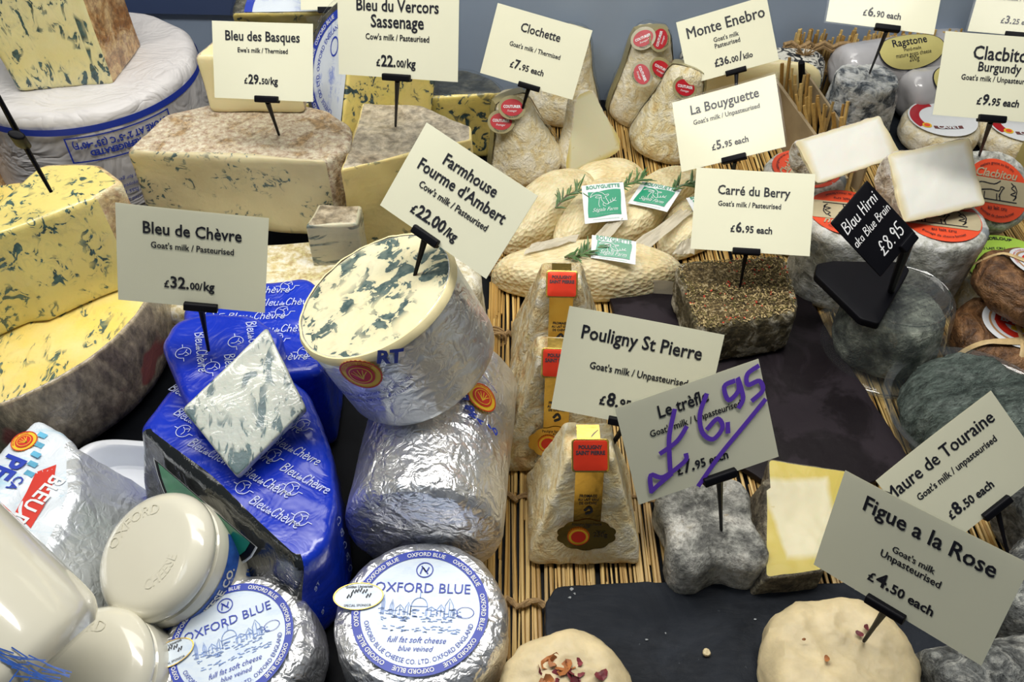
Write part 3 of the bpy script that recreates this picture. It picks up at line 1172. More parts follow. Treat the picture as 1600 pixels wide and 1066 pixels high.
# wedge lying on it
a, b = spot(-60, 380, .205), spot(163, 298, .205)
q = [Vector((-.45, .52)), Vector((-.30, .595)), Vector((-.305, .65)), Vector((-.345, .69)), Vector((-.45, .66))]
a0, b0 = spot(-75, 388, .188), spot(146, 306, .188)
q = [a0.xy, b0.xy, b0.xy + Vector((.016, .025)), b0.xy + Vector((-.012, .05)), b0.xy + Vector((-.06, .05)), a0.xy + Vector((-.0, .03))]
M = at((b0.x - .06, b0.y, .1015))
g = loft(polyr([(v.x - M.translation.x, v.y - M.translation.y) for v in q], ['cut', 'rind', 'rind', 'rind', 'cut', 'cut'], .006, .004), .086, .005, 10, 14)
g.map(lambda x, y, z: (x + (.012 * (1 - z / .1) if x > 0 else 0), y - .012 * (1 - z / .1), z)).disp((.0018, 20), (.0004, 90), seed=11)
T = thing('blue_cheese_wedge', 'tall yellow wedge on the big cut wheel, bare card holder stuck in it', 'cheese', M)
part(T, 'cut_face', g, M_yel2, ('cut', 'top', 'bottom'))
part(T, 'rind', g, rind('tan_rind', [(.4, .26, .1), (.62, .48, .25), (.72, .6, .36)], 30, 120, coat=.6), ('rind',))

# sliver at the far left
M = at((spot(-30, 350, .0).x, spot(0, 330, 0).y, 0))
g = loft(polyr([(-.08, -.03), (.035, -.03), (.045, .02), (-.02, .07), (-.08, .06)], ['cut', 'rind', 'rind', 'cut', 'cut'], .004, .004), .155, .004, 6, 14)
g.map(lambda x, y, z: (x - (.28 * z if x > 0 else 0), y, z)).disp((.0012, 30), seed=4)
T = thing('blue_cheese_wedge', 'yellow wedge cut off by the left frame edge, beside the white wrapped wheel', 'cheese', M)
part(T, 'cut_face', g, M_yel2, ('cut', 'top', 'bottom'))
part(T, 'rind', g, M_stilr, ('rind',))

# dark round behind the left stack
# ---- white label wedge
M_cfoil = foil('creased_label_foil', (.72, .76, .8), .36, 1.3, .8)
M_cfoil.node_tree.nodes['Principled BSDF'].inputs['Metallic'].default_value = .55
M_cpap = NT('white_blue_label')
_c = M_cpap.co()
_a = M_cpap.noise(M_cpap.co((1, 3, 1), (0, 0, .9)), 22, 4, .6, 1.)
_b = M_cpap.math('ABSOLUTE', M_cpap.math('SUBTRACT', M_cpap.noise(_c, 60, 3, .6, 1.), .5))
M_cpap.set(Base_Color=M_cpap.ramp(_a, [(.52, (.74, .8, .86)), (.66, (.45, .68, .82))]), Roughness=.35, Normal=M_cpap.bump(_b, .6, .003), Coat_Weight=.5, Coat_Roughness=.1)
M_cpap = M_cpap.m
M_skyb = plain('sky_blue_print', (.12, .42, .62), .4, var=.25, nscale=90, bump=0)
z = .085
pix = [(58, 652), (112, 690), (122, 770), (60, 905), (-60, 900), (-90, 780)]
ws = [spot(u, v, z) for u, v in pix]
ctr = sum(ws, Vector()) / len(ws)
M = at((ctr.x, ctr.y, 0.0), ry=0)
T = thing('wrapped_cheese_wedge', 'foil-wrapped wedge with white and sky-blue label and a red banner, behind the stoneware pots', 'cheese', M)
g = loft(polyr(local(M, ws), ['label', 'foil', 'foil', 'foil', 'foil', 'label'], .008, .003), z, .006, 10, 10)


def slump(x, y, zz):
    k = 1 - zz / z
    return (x + (.045 * k if x > .02 else 0), y - .01 * k * (1 if y < 0 else -1), zz - .1 * max(0, -x - .02) * zz / z)


g.map(slump).disp((.0016, 35, 1), (.0007, 90, 1), seed=3)
part(T, 'label_wrap', g, M_cpap, ('top', 'label'))
part(T, 'foil_wrap', g, M_cfoil, ('foil', 'bottom'))
inv = M.inverted()
L = lambda u, v, e=0: inv @ spot(u, v, z + .002 + e)
sm = lambda gg: gg.map(lambda x, y, zz: (x, y, zz - .1 * max(0, -x - .02)))
dx = (L(100, 760) - L(60, 860)).normalized()


def onlabel(gg, u, v, ang, e=0):
    return sm(gg.rot(0, 0, ang).xf(Matrix.Translation(L(u, v, e))))


o = L(38, 690)
sl = seal(T, Matrix.Translation((o.x, o.y, o.z - .0)) @ Matrix.Rotation(math.radians(60), 4, 'Z'), .0095, 'origin_seal')
v = [L(88, 728), L(80, 760), L(50, 830), L(10, 900), L(-20, 895), L(25, 815), L(55, 740)]
part(T, 'banner', sm(G([tuple(L(*k)) for k in ((88, 726), (84, 752), (68, 792), (48, 826), (24, 800), (42, 768), (56, 738))], [tuple(range(7))[::-1]])), M_red_i, label='red banner')
part(T, 'banner_lettering', onlabel(fit(txt('BLEU D', 1, .02, .8), .045), 57, 783, -113, .0006), M_white_p, smooth=False)
part(T, 'lettering', onlabel(fit(txt('CA', 1, .015, .8), .012), 24, 755, -113, .0004).add(onlabel(fit(txt('PE', 1, .03, .8), .02), 12, 730, -113, .0004)), M_blue_i, smooth=False)
g = G()
for k in range(5):
    g.add(onlabel(grid(.008, .004, 1, 1), 66 - k * 5, 680 + k * 15, -25, .0002))
part(T, 'blue_bars', g, M_skyb)
# print on the foil flank
M_brownp = plain('brown_print', (.16, .05, .05), .5, var=.1, bump=0)
g = G()
for s, u, v_, zz, a, wd in (('CAUSSES', 112, 735, .05, 80, .03), ('PENADE', 128, 790, .03, 60, .03), ('AUSSIS', 80, 838, .06, 55, .026), ('LADE', 95, 850, .035, 60, .024)):
    pt = inv @ spot(u, v_, zz)
    g.add(fit(txt(s, 1, .01, .8), wd).rot(60, 0, 0).rot(0, 0, a).xf(Matrix.Translation(pt + Vector((.012, -.006, .004)))))
part(T, 'flank_lettering', g, M_brownp, smooth=False)

# white plastic tray
p = spot(205, 755, .02)
M = at((p.x - .004, p.y, 0), rz=-6)
T = thing('plastic_tray', 'empty white plastic tray between the label wedge and the blue wrapped cheese', 'tray', M)
M_tr = plain('white_plastic', (.78, .8, .83), .3, var=.01, bump=0)
o = lambda s: circ(.05 * s, 64, 's', .036 * s, .6)
v, f = [], []
prof = [(.98, .028), (1.0, .03), (.97, .031), (.86, .03), (.82, .028), (.76, .006), (.7, .004), (.35, .004), (.01, .004)]
for s_, zz in prof + [(s_ if i else s_, zz - .0015) for i, (s_, zz) in enumerate(prof)][::-1]:
    v += [(a, b, zz) for a, b, _ in o(s_)]
n = 64
f = [(k * n + i, (k + 1) * n + i, (k + 1) * n + (i + 1) % n, k * n + (i + 1) % n) for k in range(len(v) // n - 1) for i in range(n)]
part(T, 'tray_body', G(v, f), M_tr)

# ---- Basques block and its neighbours
M_ivory = paste('ivory_paste', (.68, .6, .35), (.6, .52, .3), (.1, .16, .16), 110, .57, .53, lines=1, sd=9, coat=.15)
M_pinkr = rind('pinkish_tan_rind', [(.4, .27, .14), (.6, .5, .36), (.66, .56, .42), (.52, .4, .26)], 24, 190, bump=.9, bd=.003)
p = [spot(205, 228, .142), spot(505, 262, .142)]
x0, x1, y0 = p[0].x, p[1].x, (p[0].y + p[1].y) / 2
W = x1 - x0
M = at(((x0 + x1) / 2, y0, .052), rz=-5)
pts = [(-W / 2 - .004, 0), (W / 2, 0), (W / 2 + .02, .03), (W / 2 + .012, .065), (W / 2 - .02, .095), (W / 2 - .08, .108), (-W / 2 + .06, .1), (-W / 2 + .01, .07)]
g = loft(polyr(pts, ['cut', 'rind', 'rind', 'rind', 'rind', 'rind', 'rind', 'rind'], .008, .004), .09, .006, 14, 10)
g.disp((.0025, 16), (.0008, 70), seed=21)
T = thing('blue_cheese_block', 'large ivory block with pinkish-tan rind on top and sparse blue specks', 'cheese', M)
part(T, 'cut_face', g, M_ivory, ('cut',))
part(T, 'rind', g, M_pinkr, ('rind', 'top', 'bottom'))
M_cream = paste('cream_paste', (.86, .76, .44), (.82, .7, .36), (.3, .36, .3), 60, .72, .6, coat=.2, sd=2)
p = spot(395, 183, .144)
M = at((p.x, p.y + .01, .1425), rz=-1)
g = loft(polyr([(-.047, 0), (.052, 0), (.05, .04), (-.035, .045)], ['cut', 'rind', 'rind', 'rind'], .006, .004), .058, .005, 8, 8)
g.map(lambda x, y, z: (x - .05 * z, y + .12 * z, z)).disp((.0012, 30), seed=2)
T = thing('cheese_piece', 'small cream piece standing on the rind-topped blue block behind a card', 'cheese', M)
part(T, 'cut_face', g, M_cream, ('cut', 'top'))
part(T, 'rind', g, M_pinkr, ('rind', 'bottom'))
M_pale = rind('pale_bloomy_rind', [(.6, .5, .24), (.8, .72, .5), (.85, .82, .7)], 40, 180, bump=.4, dist=1.5, rough=.5)
p = spot(400, 450, 0)
M = at((-.262, .655, 0), rz=3)
g = loft(polyr([(-.12, -.045), (.095, -.045), (.1, .055), (-.12, .055)], ['s'] * 4, .012, .005), .051, .008, 8, 4).disp((.0015, 25), seed=2)
single('cheese_slab', 'pale flat slab under the large ivory blue block', 'cheese', g, M_pale, M)
M = at((spot(300, 560, 0).x, spot(300, 470, 0).y, 0))

# small grey-topped wedge
M_greytop = rind('smooth_grey_rind', [(.25, .2, .13), (.42, .36, .26), (.5, .44, .33)], 26, 120, coat=.8, bump=.25, rough=.4)
M_vpaste = paste('gold_paste', (.8, .64, .24), (.74, .6, .26), (.12, .17, .12), 60, .6, .54, coat=.25, sd=7)
M_gpaste = paste('greyish_paste', (.6, .55, .36), (.5, .47, .34), (.2, .24, .2), 40, .56, .48, (.5, 1, 2), coat=.3, sd=5)
p = spot(513, 352, .1)
M = at((p.x, p.y, 0), rz=4)
g = loft(polyr([(-.022, 0), (.028, 0), (.03, .03), (-.012, .034)], ['cut', 'cut', 'rind', 'cut'], .003, .003), .1, .003, 6, 10).disp((.0012, 40), seed=6)
T = thing('cheese_wedge', 'small narrow wedge with grey rind between the ivory block and the cut foil drum', 'cheese', M)
part(T, 'cut_face', g, M_gpaste, ('cut', 'bottom'))
part(T, 'rind', g, M_greytop, ('top', 'rind'))
# vercors wedge
z = .135
ws = [spot(532, 266, z), spot(738, 218, z), spot(738, 196, z), spot(660, 165, z), spot(566, 160, z)]
ctr = sum(ws, Vector()) / 5
M = at((ctr.x, ctr.y, 0))
g = loft(polyr(local(M, ws), ['cut', 'cut', 'rind', 'rind', 'cut'], .003, .003), z, .003, 12, 14)
g.disp((.0018, 25), (.0006, 110), seed=9)
T = thing('cheese_wedge', 'golden wedge with smooth grey rind on top, glossy, under the tall £22.00 card', 'cheese', M)
part(T, 'cut_face', g, M_vpaste, ('cut', 'bottom'))
part(T, 'rind', g, M_greytop, ('top', 'rind'))

# ---- blue-labelled halves at the back
M_blackr = rind('black_film_rind', [(.015, .017, .012), (.06, .06, .045), (.12, .11, .08)], 30, 140, coat=1., rough=.35)
M_ired = paste('deep_yellow_paste', (.72, .58, .14), (.7, .56, .2), (.04, .08, .09), 70, .55, .46, (1, .6, 1), lines=1, coat=.8, sd=12)
M_lab = NT('blue_white_print')
_c = M_lab.co()
_m = M_lab.ramp(M_lab.noise(_c, 90, 5, .75, .5), [(.48, 0.), (.6, .75)])
_m2 = M_lab.ramp(M_lab.noise(M_lab.co((1, 3, 1)), 22, 3), [(.48, 0.), (.6, 1.)])
M_lab.set(Base_Color=M_lab.mix(M_lab.math('MULTIPLY', _m, _m2), (.66, .72, .8), (.12, .2, .62)), Roughness=.35)
M_lab = M_lab.m


def island(label, M, h=.06, R=.105, text='OXFORD BLUE', rl=.078, lab=True):
    T = thing('half_blue_cheese', label, 'cheese', M)
    g = loft(wedge(R, 0, 180, .003), h, .004, 10, 10).disp((.001, 40), (.0006, 120), seed=M.translation.x * 30)
    part(T, 'cut_face', g, M_ired, ('cut', 'cut2'))
    part(T, 'rind', g, M_blackr, ('rind', 'top', 'bottom'))
    if lab:
        q = []
        n = 40
        for r in (.0, rl):
            q += [(r * math.cos(PI * i / n), r * math.sin(PI * i / n) + .002, h + .0014) for i in range(n + 1)]
        lb = part(T, 'label', G(q, [(i, n + 1 + i, n + 2 + i, i + 1) for i in range(n)]), M_lab, label='round white label with blue print, cut in half')
        q = []
        for r in (rl * .87, rl):
            q += [(r * math.cos(PI * i / n), r * math.sin(PI * i / n) + .002, h + .0019) for i in range(n + 1)]
        part(lb, 'ring', G(q, [(i, n + 1 + i, n + 2 + i, i + 1) for i in range(n)]), M_blue_i)
        g = ringtext(text + '  ' + text + '  ' + text, rl * .9, rl * .1, 90, .015).mv(0, .002, h + .0024)
        part(lb, 'ring_lettering', g, M_white_p, smooth=False)
        g = ringtext('CHEESE CO. LTD. OXFORD ENGLAND', rl * .7, rl * .11, 90, .0).mv(0, .002, h + .0018)
        g.add(disc(rl * .16, 30, 1, r0=rl * .13, ry=rl * .1).mv(rl * .35, rl * .4, h + .0018))
        part(lb, 'lettering', g, M_blue_i, smooth=False)
    part(T, 'cling_film', loft(wedge(R * 1.03, 0, 180, .004, .006), h + .006, .006, 6, 4).disp((.002, 30, 1), seed=3).mv(0, -.004, -.003), M_wrap)
    return T


nL = Vector((-.66, -.56, .5)).normalized()
nC = Vector((.5, -.75, .42))
nC = (nC - nL * nC.dot(nL)).normalized()
island('standing half with yellow cut face and blue-ringed label on its left side',
       frame(Vector((-.128, .90, .125)) - nL * .06, (-nC).cross(nL), nL), .125, .078, rl=.066)
island('flat half with blue-ringed label and dark rind, topmost at the back', at((-.235, 1.0, .13), rz=2, rx=24), .035, .085, rl=.07)
island('film-wrapped half without visible label, lying right of the standing one', at((-.075, .935, .001), rz=6), .085, .065, lab=False)
island('film-wrapped half with label, lying at the bottom behind the rind-topped block', at((-.2, .935, .001), rz=0), .075, .07, rl=.06)
# ================================================================ FOIL PIECES AND BLUE BAGS
# cut drum
M_fpaste = paste('creamy_veined_paste', (.78, .71, .44), (.8, .75, .52), (.13, .18, .16), 80, .53, .42, (1, 1, 1), soft=.02, sd=4, vein2=(.05, .09, .09), swirl=.5)
M_frim = plain('pale_yellow_rind', (.85, .74, .42), .5, var=.08, bump=.3)
nrm = Vector((-.37, -.02, .928)).normalized()
fc = spot(585, 459, .198)
R, L = .0605, .08
M = frame(fc - nrm * L, (.85, .5, .3), nrm)
T = thing('cut_cheese_drum', 'foil-wrapped drum cut across, its big veined cream face tilted up', 'cheese', M)
g = loft(circ(R, 110), L, .003, 14, 14, rb=.008).disp((.0008, 30, 0), (.0003, 90, 1), seed=14)
part(T, 'cut_face', g, M_fpaste, ('top',))
part(T, 'foil_wrap', g, M_foil2, ('rind', 'bottom'))
g = G()
v, f = [], []
for rr, zz in ((R - .0022, L + .0007), (R - .0008, L + .0008), (R + .0009, L - .0018), (R + .0011, L - .005)):
    for i in range(110):
        a = 2 * PI * i / 110
        e = .0007 * noise.noise(Vector((math.cos(a) * 6, math.sin(a) * 6, rr * 100)))
        v.append(((rr + e) * math.cos(a), (rr + e) * math.sin(a), zz + e))
f = [(k * 110 + i, (k + 1) * 110 + i, (k + 1) * 110 + (i + 1) % 110, k * 110 + (i + 1) % 110) for k in range(3) for i in range(110)]
part(T, 'rim', G(v, f), M_frim)
inv = M.inverted()


def azim(u, v_, z):
    q = inv @ spot(u, v_, z)
    return math.atan2(q.x, -q.y), q.z


# the seal and the print face the camera side of the drum
tocam = inv.to_3x3() @ (Vector((0, 0, CAMH)) - fc)
ac = math.atan2(tocam.x, -tocam.y)
fm = lambda a0, z0, eps: (lambda x, y, z: ((R + eps + z) * math.sin(a0 + x / R), -(R + eps + z) * math.cos(a0 + x / R), z0 + y))
def mark(g_, u, v_, eps=.0014):
    a_, z_ = aim(M, R, L, u, v_)
    return g_.map(fm(a_, z_, eps))


a_, z_ = aim(M, R, L, 566, 581)
sl = seal(T, None, .0145, 'origin_seal', fm(a_, z_, .0014))
g = mark(fit(txt('FO', 1, .03), .018).rot(0, 0, 80), 503, 578)
g.add(mark(fit(txt('RT', 1, .04), .017).rot(0, 0, -30), 608, 556))
g.add(mark(fit(txt('Fabrique par la Societe  de Laqueuille', 1, .01), .066).rot(0, 0, 8), 582, 612))
g.add(mark(fit(txt('Laqueuille - 63820 Saint Puy Lazere.', 1, .01), .058).rot(0, 0, 8), 590, 622))
part(T, 'lettering', g, M_blue_i, smooth=False)

# lying foil log
R, L = .058, .155
p = spot(658, 862, R)
M = Matrix.Translation((p.x, p.y + .012, R + .001)) @ Euler((math.radians(-90), 0, math.radians(-4.5))).to_matrix().to_4x4()
# local z runs away from the camera, local -y is up
T = thing('foil_cheese_log', 'lying foil-wrapped drum with D\'AMBERT in blue, under the cut veined drum', 'cheese', M)
g = loft(circ(R, 130), L, .009, 10, 30).disp((.0008, 28, 0), (.0005, 45, 1), (.0003, 110, 1), seed=31)
part(T, 'foil_wrap', g, M_foil, sharp=30)
fm2 = lambda a0, z0, eps: (lambda x, y, z: ((R + eps + z) * math.sin(a0 + x / R), -(R + eps + z) * math.cos(a0 + x / R), z0 + y))
a_, z_ = aim(M, R, L, 752, 622)
seal(T, None, .0125, 'origin_seal', fm2(a_, z_, .0022))
g = G()
for ch_, (u, v_), an in zip("TREBMA'D", ((714, 600), (719, 613), (724, 626), (729, 639), (737, 651), (748, 661), (758, 669), (768, 676)), (100, 98, 94, 86, 70, 58, 48, 42)):
    a_, z_ = aim(M, R, L, u, v_)
    g.add(fit(txt(ch_, 1, .06), .0052 if ch_ != "'" else .002).rot(0, 0, an + 10).map(fm2(a_, z_, .003)))
a_, z_ = aim(M, R, L, 750, 590)
g.add(fit(txt('Fabrique par la Societe Laitiere', 1, .01), .035).rot(0, 0, -30).map(fm2(a_, z_, .003)))
part(T, 'lettering', g, M_blue_i, smooth=False)

# off-white cheese to the right of the drum
M_wr = rind('off_white_rind', [(.5, .44, .3), (.68, .63, .48), (.75, .72, .6)], 40, 150, bump=.7, bd=.003)
p = spot(742, 470, 0)
single('round_cheese', 'off-white round standing behind the cut foil drum, mostly hidden', 'cheese',
       loft(circ(.042, 70), .1, .012, 8, 10).disp((.002, 30), (.0008, 110), seed=2), M_wr, at((-.063, .6, 0), ry=-4))


# blue printed bags
M_bag = NT('blue_bag')
_c = M_bag.co()
_a = M_bag.math('ABSOLUTE', M_bag.math('SUBTRACT', M_bag.noise(_c, 30, 3, .6, 1.), .5))
M_bag.set(Base_Color=M_bag.ramp(M_bag.noise(_c, 10, 2), [(.3, (.002, .02, .42)), (.7, (.004, .04, .56))]), Roughness=.3, Normal=M_bag.bump(_a, .45, .006), Coat_Weight=.6, Coat_Roughness=.12)
M_bag = M_bag.m
M_bagw = plain('white_print', (.6, .66, .85), .4, var=.05, bump=0)


def bagprint(T, surf, x0, x1, y0, y1, step, size, ang=0, keep=lambda x, y: True, odd=.5):
    """handwritten name repeated with small goat-head roundels; surf maps x, y, eps to the bag"""
    g = G()
    word, L = hand('Bleu', size, size * .09)
    w2, L2 = hand('Chèvre', size, size * .09)
    de, L3 = hand('de', size * .5, size * .07)
    unit = word.copy().add(de.copy().mv(L + size * .05, 0)).add(w2.copy().mv(L + L3 + size * .1, 0))
    U = L + L3 + L2 + size * .1
    c, s_ = math.cos(math.radians(ang)), math.sin(math.radians(ang))
    r = 0
    y = y0
    while y < y1:
        x = x0 + (r % 2) * U * odd
        while x < x1:
            for kind in (0, 1):
                if kind == 0:
                    q = unit.copy()
                    cx, cy = x, y
                else:
                    rr = size * .75
                    q = strokes([[(rr * math.cos(a), rr * math.sin(a)) for a in [PI * 2 * i / 12 for i in range(2, 13)]],
                                 [(-rr * .5, rr * .5), (-rr * .1, rr * .3), (rr * .2, -rr * .1), (rr * .1, -rr * .6)],
                                 [(-rr * .1, rr * .3), (rr * .5, rr * .7), (rr * .6, rr * .2)],
                                 [(-rr * 1.6, 0), (-rr * 1.1, 0)], [(rr * 1.1, 0), (rr * 1.6, 0)]], size * .07, 2)
                    cx, cy = x + U * .95, y + step * .5
                q.v = [(a + cx, b + cy, 0) for a, b, _ in q.v]
                q.v = [(c * a - s_ * b, s_ * a + c * b, 0) for a, b, _ in q.v]
                mx = sum(a for a, b, _ in q.v) / len(q.v)
                my = sum(b for a, b, _ in q.v) / len(q.v)
                lo = (min(a for a, b, _ in q.v), min(b for a, b, _ in q.v))
                hi = (max(a for a, b, _ in q.v), max(b for a, b, _ in q.v))
                if all(keep(a, b) for a, b in ((lo[0], my), (hi[0], my), (mx, lo[1]), (mx, hi[1]))):
                    g.add(q)
            x += U + size * 1.2
        y += step
        r += 1
    if g.v:
        part(T, 'lettering', g.map(lambda x, y, z: surf(x, y)), M_bagw, smooth=False)


def inside(o):
    def f(x, y):
        c = False
        n = len(o)
        for i in range(n):
            x1, y1, x2, y2 = *o[i][:2], *o[i - 1][:2]
            if (y1 > y) != (y2 > y) and x < (x2 - x1) * (y - y1) / (y2 - y1) + x1:
                c = not c
        return c
    return f


# main front bag
z = .095
pix = [(219, 668), (262, 610), (330, 560), (420, 560), (480, 610), (515, 690), (525, 780), (512, 850), (472, 885)]
ws = [spot(u, v, z) for u, v in pix]
ctr = sum(ws, Vector()) / len(ws)
M = at((ctr.x, ctr.y, 0), rz=0)
out = polyr(local(M, ws), ['wrap'] * 8 + ['film'], .007, .003)
T = thing('bagged_blue_cheese', 'large half wheel in blue printed bag with green label, front of the blue stack', 'cheese', M)
A = Vector(local(M, [spot(224, 676, z)])[0])
B = Vector(local(M, [spot(470, 885, z)])[0])
d = (B - A)
nn = Vector((d.y, -d.x)).normalized()
if nn.dot(A + B) < 0:
    nn = -nn


def flare(x, y, zz):
    e = (Vector((x, y)) - A).dot(nn)
    k = max(0, min(1, (e + .03) / .03)) * (1 - zz / z) * .03
    return (x + nn.x * k, y + nn.y * k, zz)


g = loft(out, z, .007, 12, 12).map(flare).disp((.001, 30, 1), (.0004, 90, 1), seed=41)
part(T, 'bag', g, M_bag, ('top', 'wrap', 'bottom'))
M_dark = NT('dark_film')
M_dark.set(Base_Color=(.012, .014, .014), Roughness=.15)
film(M_dark, .7, .08, 1.)
M_dark = M_dark.m
part(T, 'film_side', g, M_dark, ('film',), label='dark see-through film side')
ins = inside([(a * .985, b * .985) for a, b, _ in out])
bagprint(T, lambda x, y: (x, y, z + .0018), -.2, .2, -.2, .2, .0165, .0075, -30, ins)
# print on the curved right flank
A, B = local(M, [spot(525, 780, z)])[0], local(M, [spot(472, 885, z)])[0]
g2 = G()
dA = Vector((B[0] - A[0], B[1] - A[1]))
nA = Vector((-dA.y, dA.x)).normalized()
if nA.dot(Vector(A)) < 0:
    nA = -nA
for r in range(5):
    for c_ in range(2):
        q, LL = hand('Bleu' if (r + c_) % 2 else 'Chèvre', .008, .0008)
        for (a, b, _) in q.v:
            pass
        q.map(lambda x, y, zz: (A[0] + dA.x * (.08 + c_ * .5 + x / dA.length * .9) + nA.x * .0035, A[1] + dA.y * (.08 + c_ * .5 + x / dA.length * .9) + nA.y * .0035, z - .018 - r * .016 + y))
        g2.add(q)
part(T, 'flank_lettering', g2, M_bagw, smooth=False)
# green label on the film side, with white and dark border
A = Vector(local(M, [spot(224, 676, z)])[0])
B = Vector(local(M, [spot(470, 885, z)])[0])
d = (B - A)
nn = Vector((d.y, -d.x)).normalized()
if nn.dot(A + B) < 0:
    nn = -nn


def side(g_, e):
    return g_.map(lambda x, y, zz: flare(A.x + d.x * x + nn.x * e, A.y + d.y * x + nn.y * e, z - .006 + y))


def hump(k0, k1, h0, n=24):
    pts = [(k0 + (k1 - k0) * i / n) for i in range(n + 1)]
    v = [(x, -.004 - h0 * (0 if False else (x - k0) / (k1 - k0)) * .0, 0) for x in pts]
    v = [(x, -.003, 0) for x in pts] + [(x, -.003 - h0 * math.sin(PI * (i / n)) ** .7, 0) for i, x in enumerate(pts)]
    return G(v, [(i, n + 1 + i, n + 2 + i, i + 1) for i in range(n)])


part(T, 'label_border', side(hump(.1, .78, .052), .0038), M_white_p)
part(T, 'label_edge', side(hump(.11, .77, .05), .0042), M_black)
M_greenl = NT('green_label')
_c = M_greenl.co()
M_greenl.set(Base_Color=M_greenl.ramp(M_greenl.noise(_c, 14, 3), [(.4, (.0, .16, .08)), (.6, (.03, .3, .12))]), Roughness=.3, Coat_Weight=.8)
part(T, 'green_label', side(hump(.14, .74, .045), .0046), M_greenl.m, label='green label')

# bag behind it, carrying the slice
z2 = .12
pix = [(252, 535), (272, 500), (330, 488), (400, 492), (440, 520), (425, 590), (300, 655)]
ws = [spot(u, v, z2) for u, v in pix]
ctr = sum(ws, Vector()) / len(ws)
M2 = at((ctr.x, ctr.y + .004, 0))
out = polyr(local(M2, ws), ['wrap'] * 7, .008, .003)
T = thing('bagged_blue_cheese', 'blue printed bag in the middle of the stack, under the marbled slice', 'cheese', M2)
g = loft(out, z2, .007, 10, 12).map(lambda x, y, zz: (x, y, zz)).disp((.0012, 30, 1), (.0004, 90, 1), seed=44)
part(T, 'bag', g, M_bag)
bagprint(T, lambda x, y: (x, y, z2 + .0018), -.2, .2, -.2, .2, .02, .0078, -72, inside([(a * .93, b * .93) for a, b, _ in out]))
# rear bag
z3 = .095
pix = [(285, 486), (300, 455), (480, 432), (520, 470), (500, 580), (420, 590), (330, 575), (285, 545)]
ws = [spot(u, v, z3) for u, v in pix]
ctr = sum(ws, Vector()) / len(ws)
M3 = at((ctr.x, ctr.y + .012, 0))
out = polyr(local(M3, ws), ['wrap'] * 8, .008, .003)
T = thing('bagged_blue_cheese', 'rearmost blue printed bag, between the £32.00 card and the cut foil drum', 'cheese', M3)
g = loft(out, z3, .007, 10, 10).disp((.0012, 30, 1), (.0004, 90, 1), seed=47)
part(T, 'bag', g, M_bag)
bagprint(T, lambda x, y: (x, y, z3 + .0018), -.2, .2, -.2, .2, .0165, .0085, 3, inside([(a * .95, b * .95) for a, b, _ in out]))

# marbled slice leaning on the bags
M_slice = paste('marbled_white_paste', (.52, .54, .46), (.48, .52, .48), (.1, .16, .17), 95, .53, .42, (1, .4, 1), (0, 0, 1.0), soft=.05, coat=.5, sd=15, vein2=(.08, .13, .14))
def depthpt(u, v, t):
    return Vector((0, 0, CAMH)) + t * (Vector((0, S2, -S2)) + Vector((1, 0, 0)) * (u - 800) / 1400 + Vector((0, S2, S2)) * (533 - v) / 1400)
c4 = [spot(418, 515, .15), spot(480, 640, .122), spot(372, 747, .107), spot(287, 642, .13)]
ctr = sum(c4, Vector()) / 4
nr = (c4[1] - c4[3]).cross(c4[0] - c4[2]).normalized()
M = frame(ctr - nr * .006, c4[1] - c4[3], nr)
T = thing('cheese_slice', 'marbled white and blue-green slice leaning on the blue bags', 'cheese', M)
g = loft(polyr(local(M, c4), ['rind', 'cut', 'cut', 'cut'], .003, .003), .011, .002, 12, 3).disp((.0006, 60), seed=4)
part(T, 'paste', g, M_slice)

# ================================================================ POTS
M_glaze = plain('cream_glaze', (.74, .71, .58), .18, var=.02, nscale=15, bump=.05, coat=1)
M_pblue = plain('pot_blue_transfer', (.03, .1, .4), .3, var=.3, nscale=150, bump=0)


def pot(label, M, R, HB, HL, band, group='stoneware cheese pots'):
    T = thing('stoneware_pot', label, 'pot', M, None)
    body = smoothprof([(R * .9, HB), (R * .98, HB - .002), (R, HB - .006), (R, HB * .5), (R, .02), (R * .97, .009), (R * .88, .002), (R * .75, 0), (.0, 0)])
    part(T, 'body', revolve(body, 80), M_glaze)
    lid = smoothprof([(0, HB + HL), (R * .5, HB + HL - .0005), (R * .8, HB + HL - .0015), (R * .94, HB + HL - .006), (R * 1.0, HB + HL * .35), (R * 1.0, HB + .003), (R * .97, HB + .0008), (R * .88, HB)])
    L_ = part(T, 'lid', revolve(lid, 80), M_glaze)
    fm = lambda x, y, z: ((R + .0006 + z) * math.sin(x / R), -(R + .0006 + z) * math.cos(x / R), y)
    if band:
        b = part(T, 'transfer_band', grid(2.6 * R, .0125, 60, 1).mv(.35 * R, HB - .017, 0).map(fm), M_pblue)
        part(b, 'band_lettering', fit(txt('OXFORD CHEESE CO.', 1, .03), 1.7 * R, .3 * R, HB - .017, .0005).map(fm), M_glaze, smooth=False)
        g = G()
        for k in range(26):
            x = random.uniform(.6, 1.5) * R
            g.add(strokes([[(x, HB - .035), (x + random.uniform(-.004, .004), HB - .045), (x + random.uniform(-.006, .006), HB - .055)]], .0012, 2))
        part(T, 'drawing', g.map(fm), M_pblue, smooth=False)
    # embossed lettering on the lid
    for e in (ringtext('CHEESE', R * .6, .011, -60, 0, True), ringtext('OXFORD', R * .58, .011, 110, 0)):
        part(L_, 'embossing', e.mv(0, 0, HB + HL - .0002), M_glaze, smooth=False)
    return T


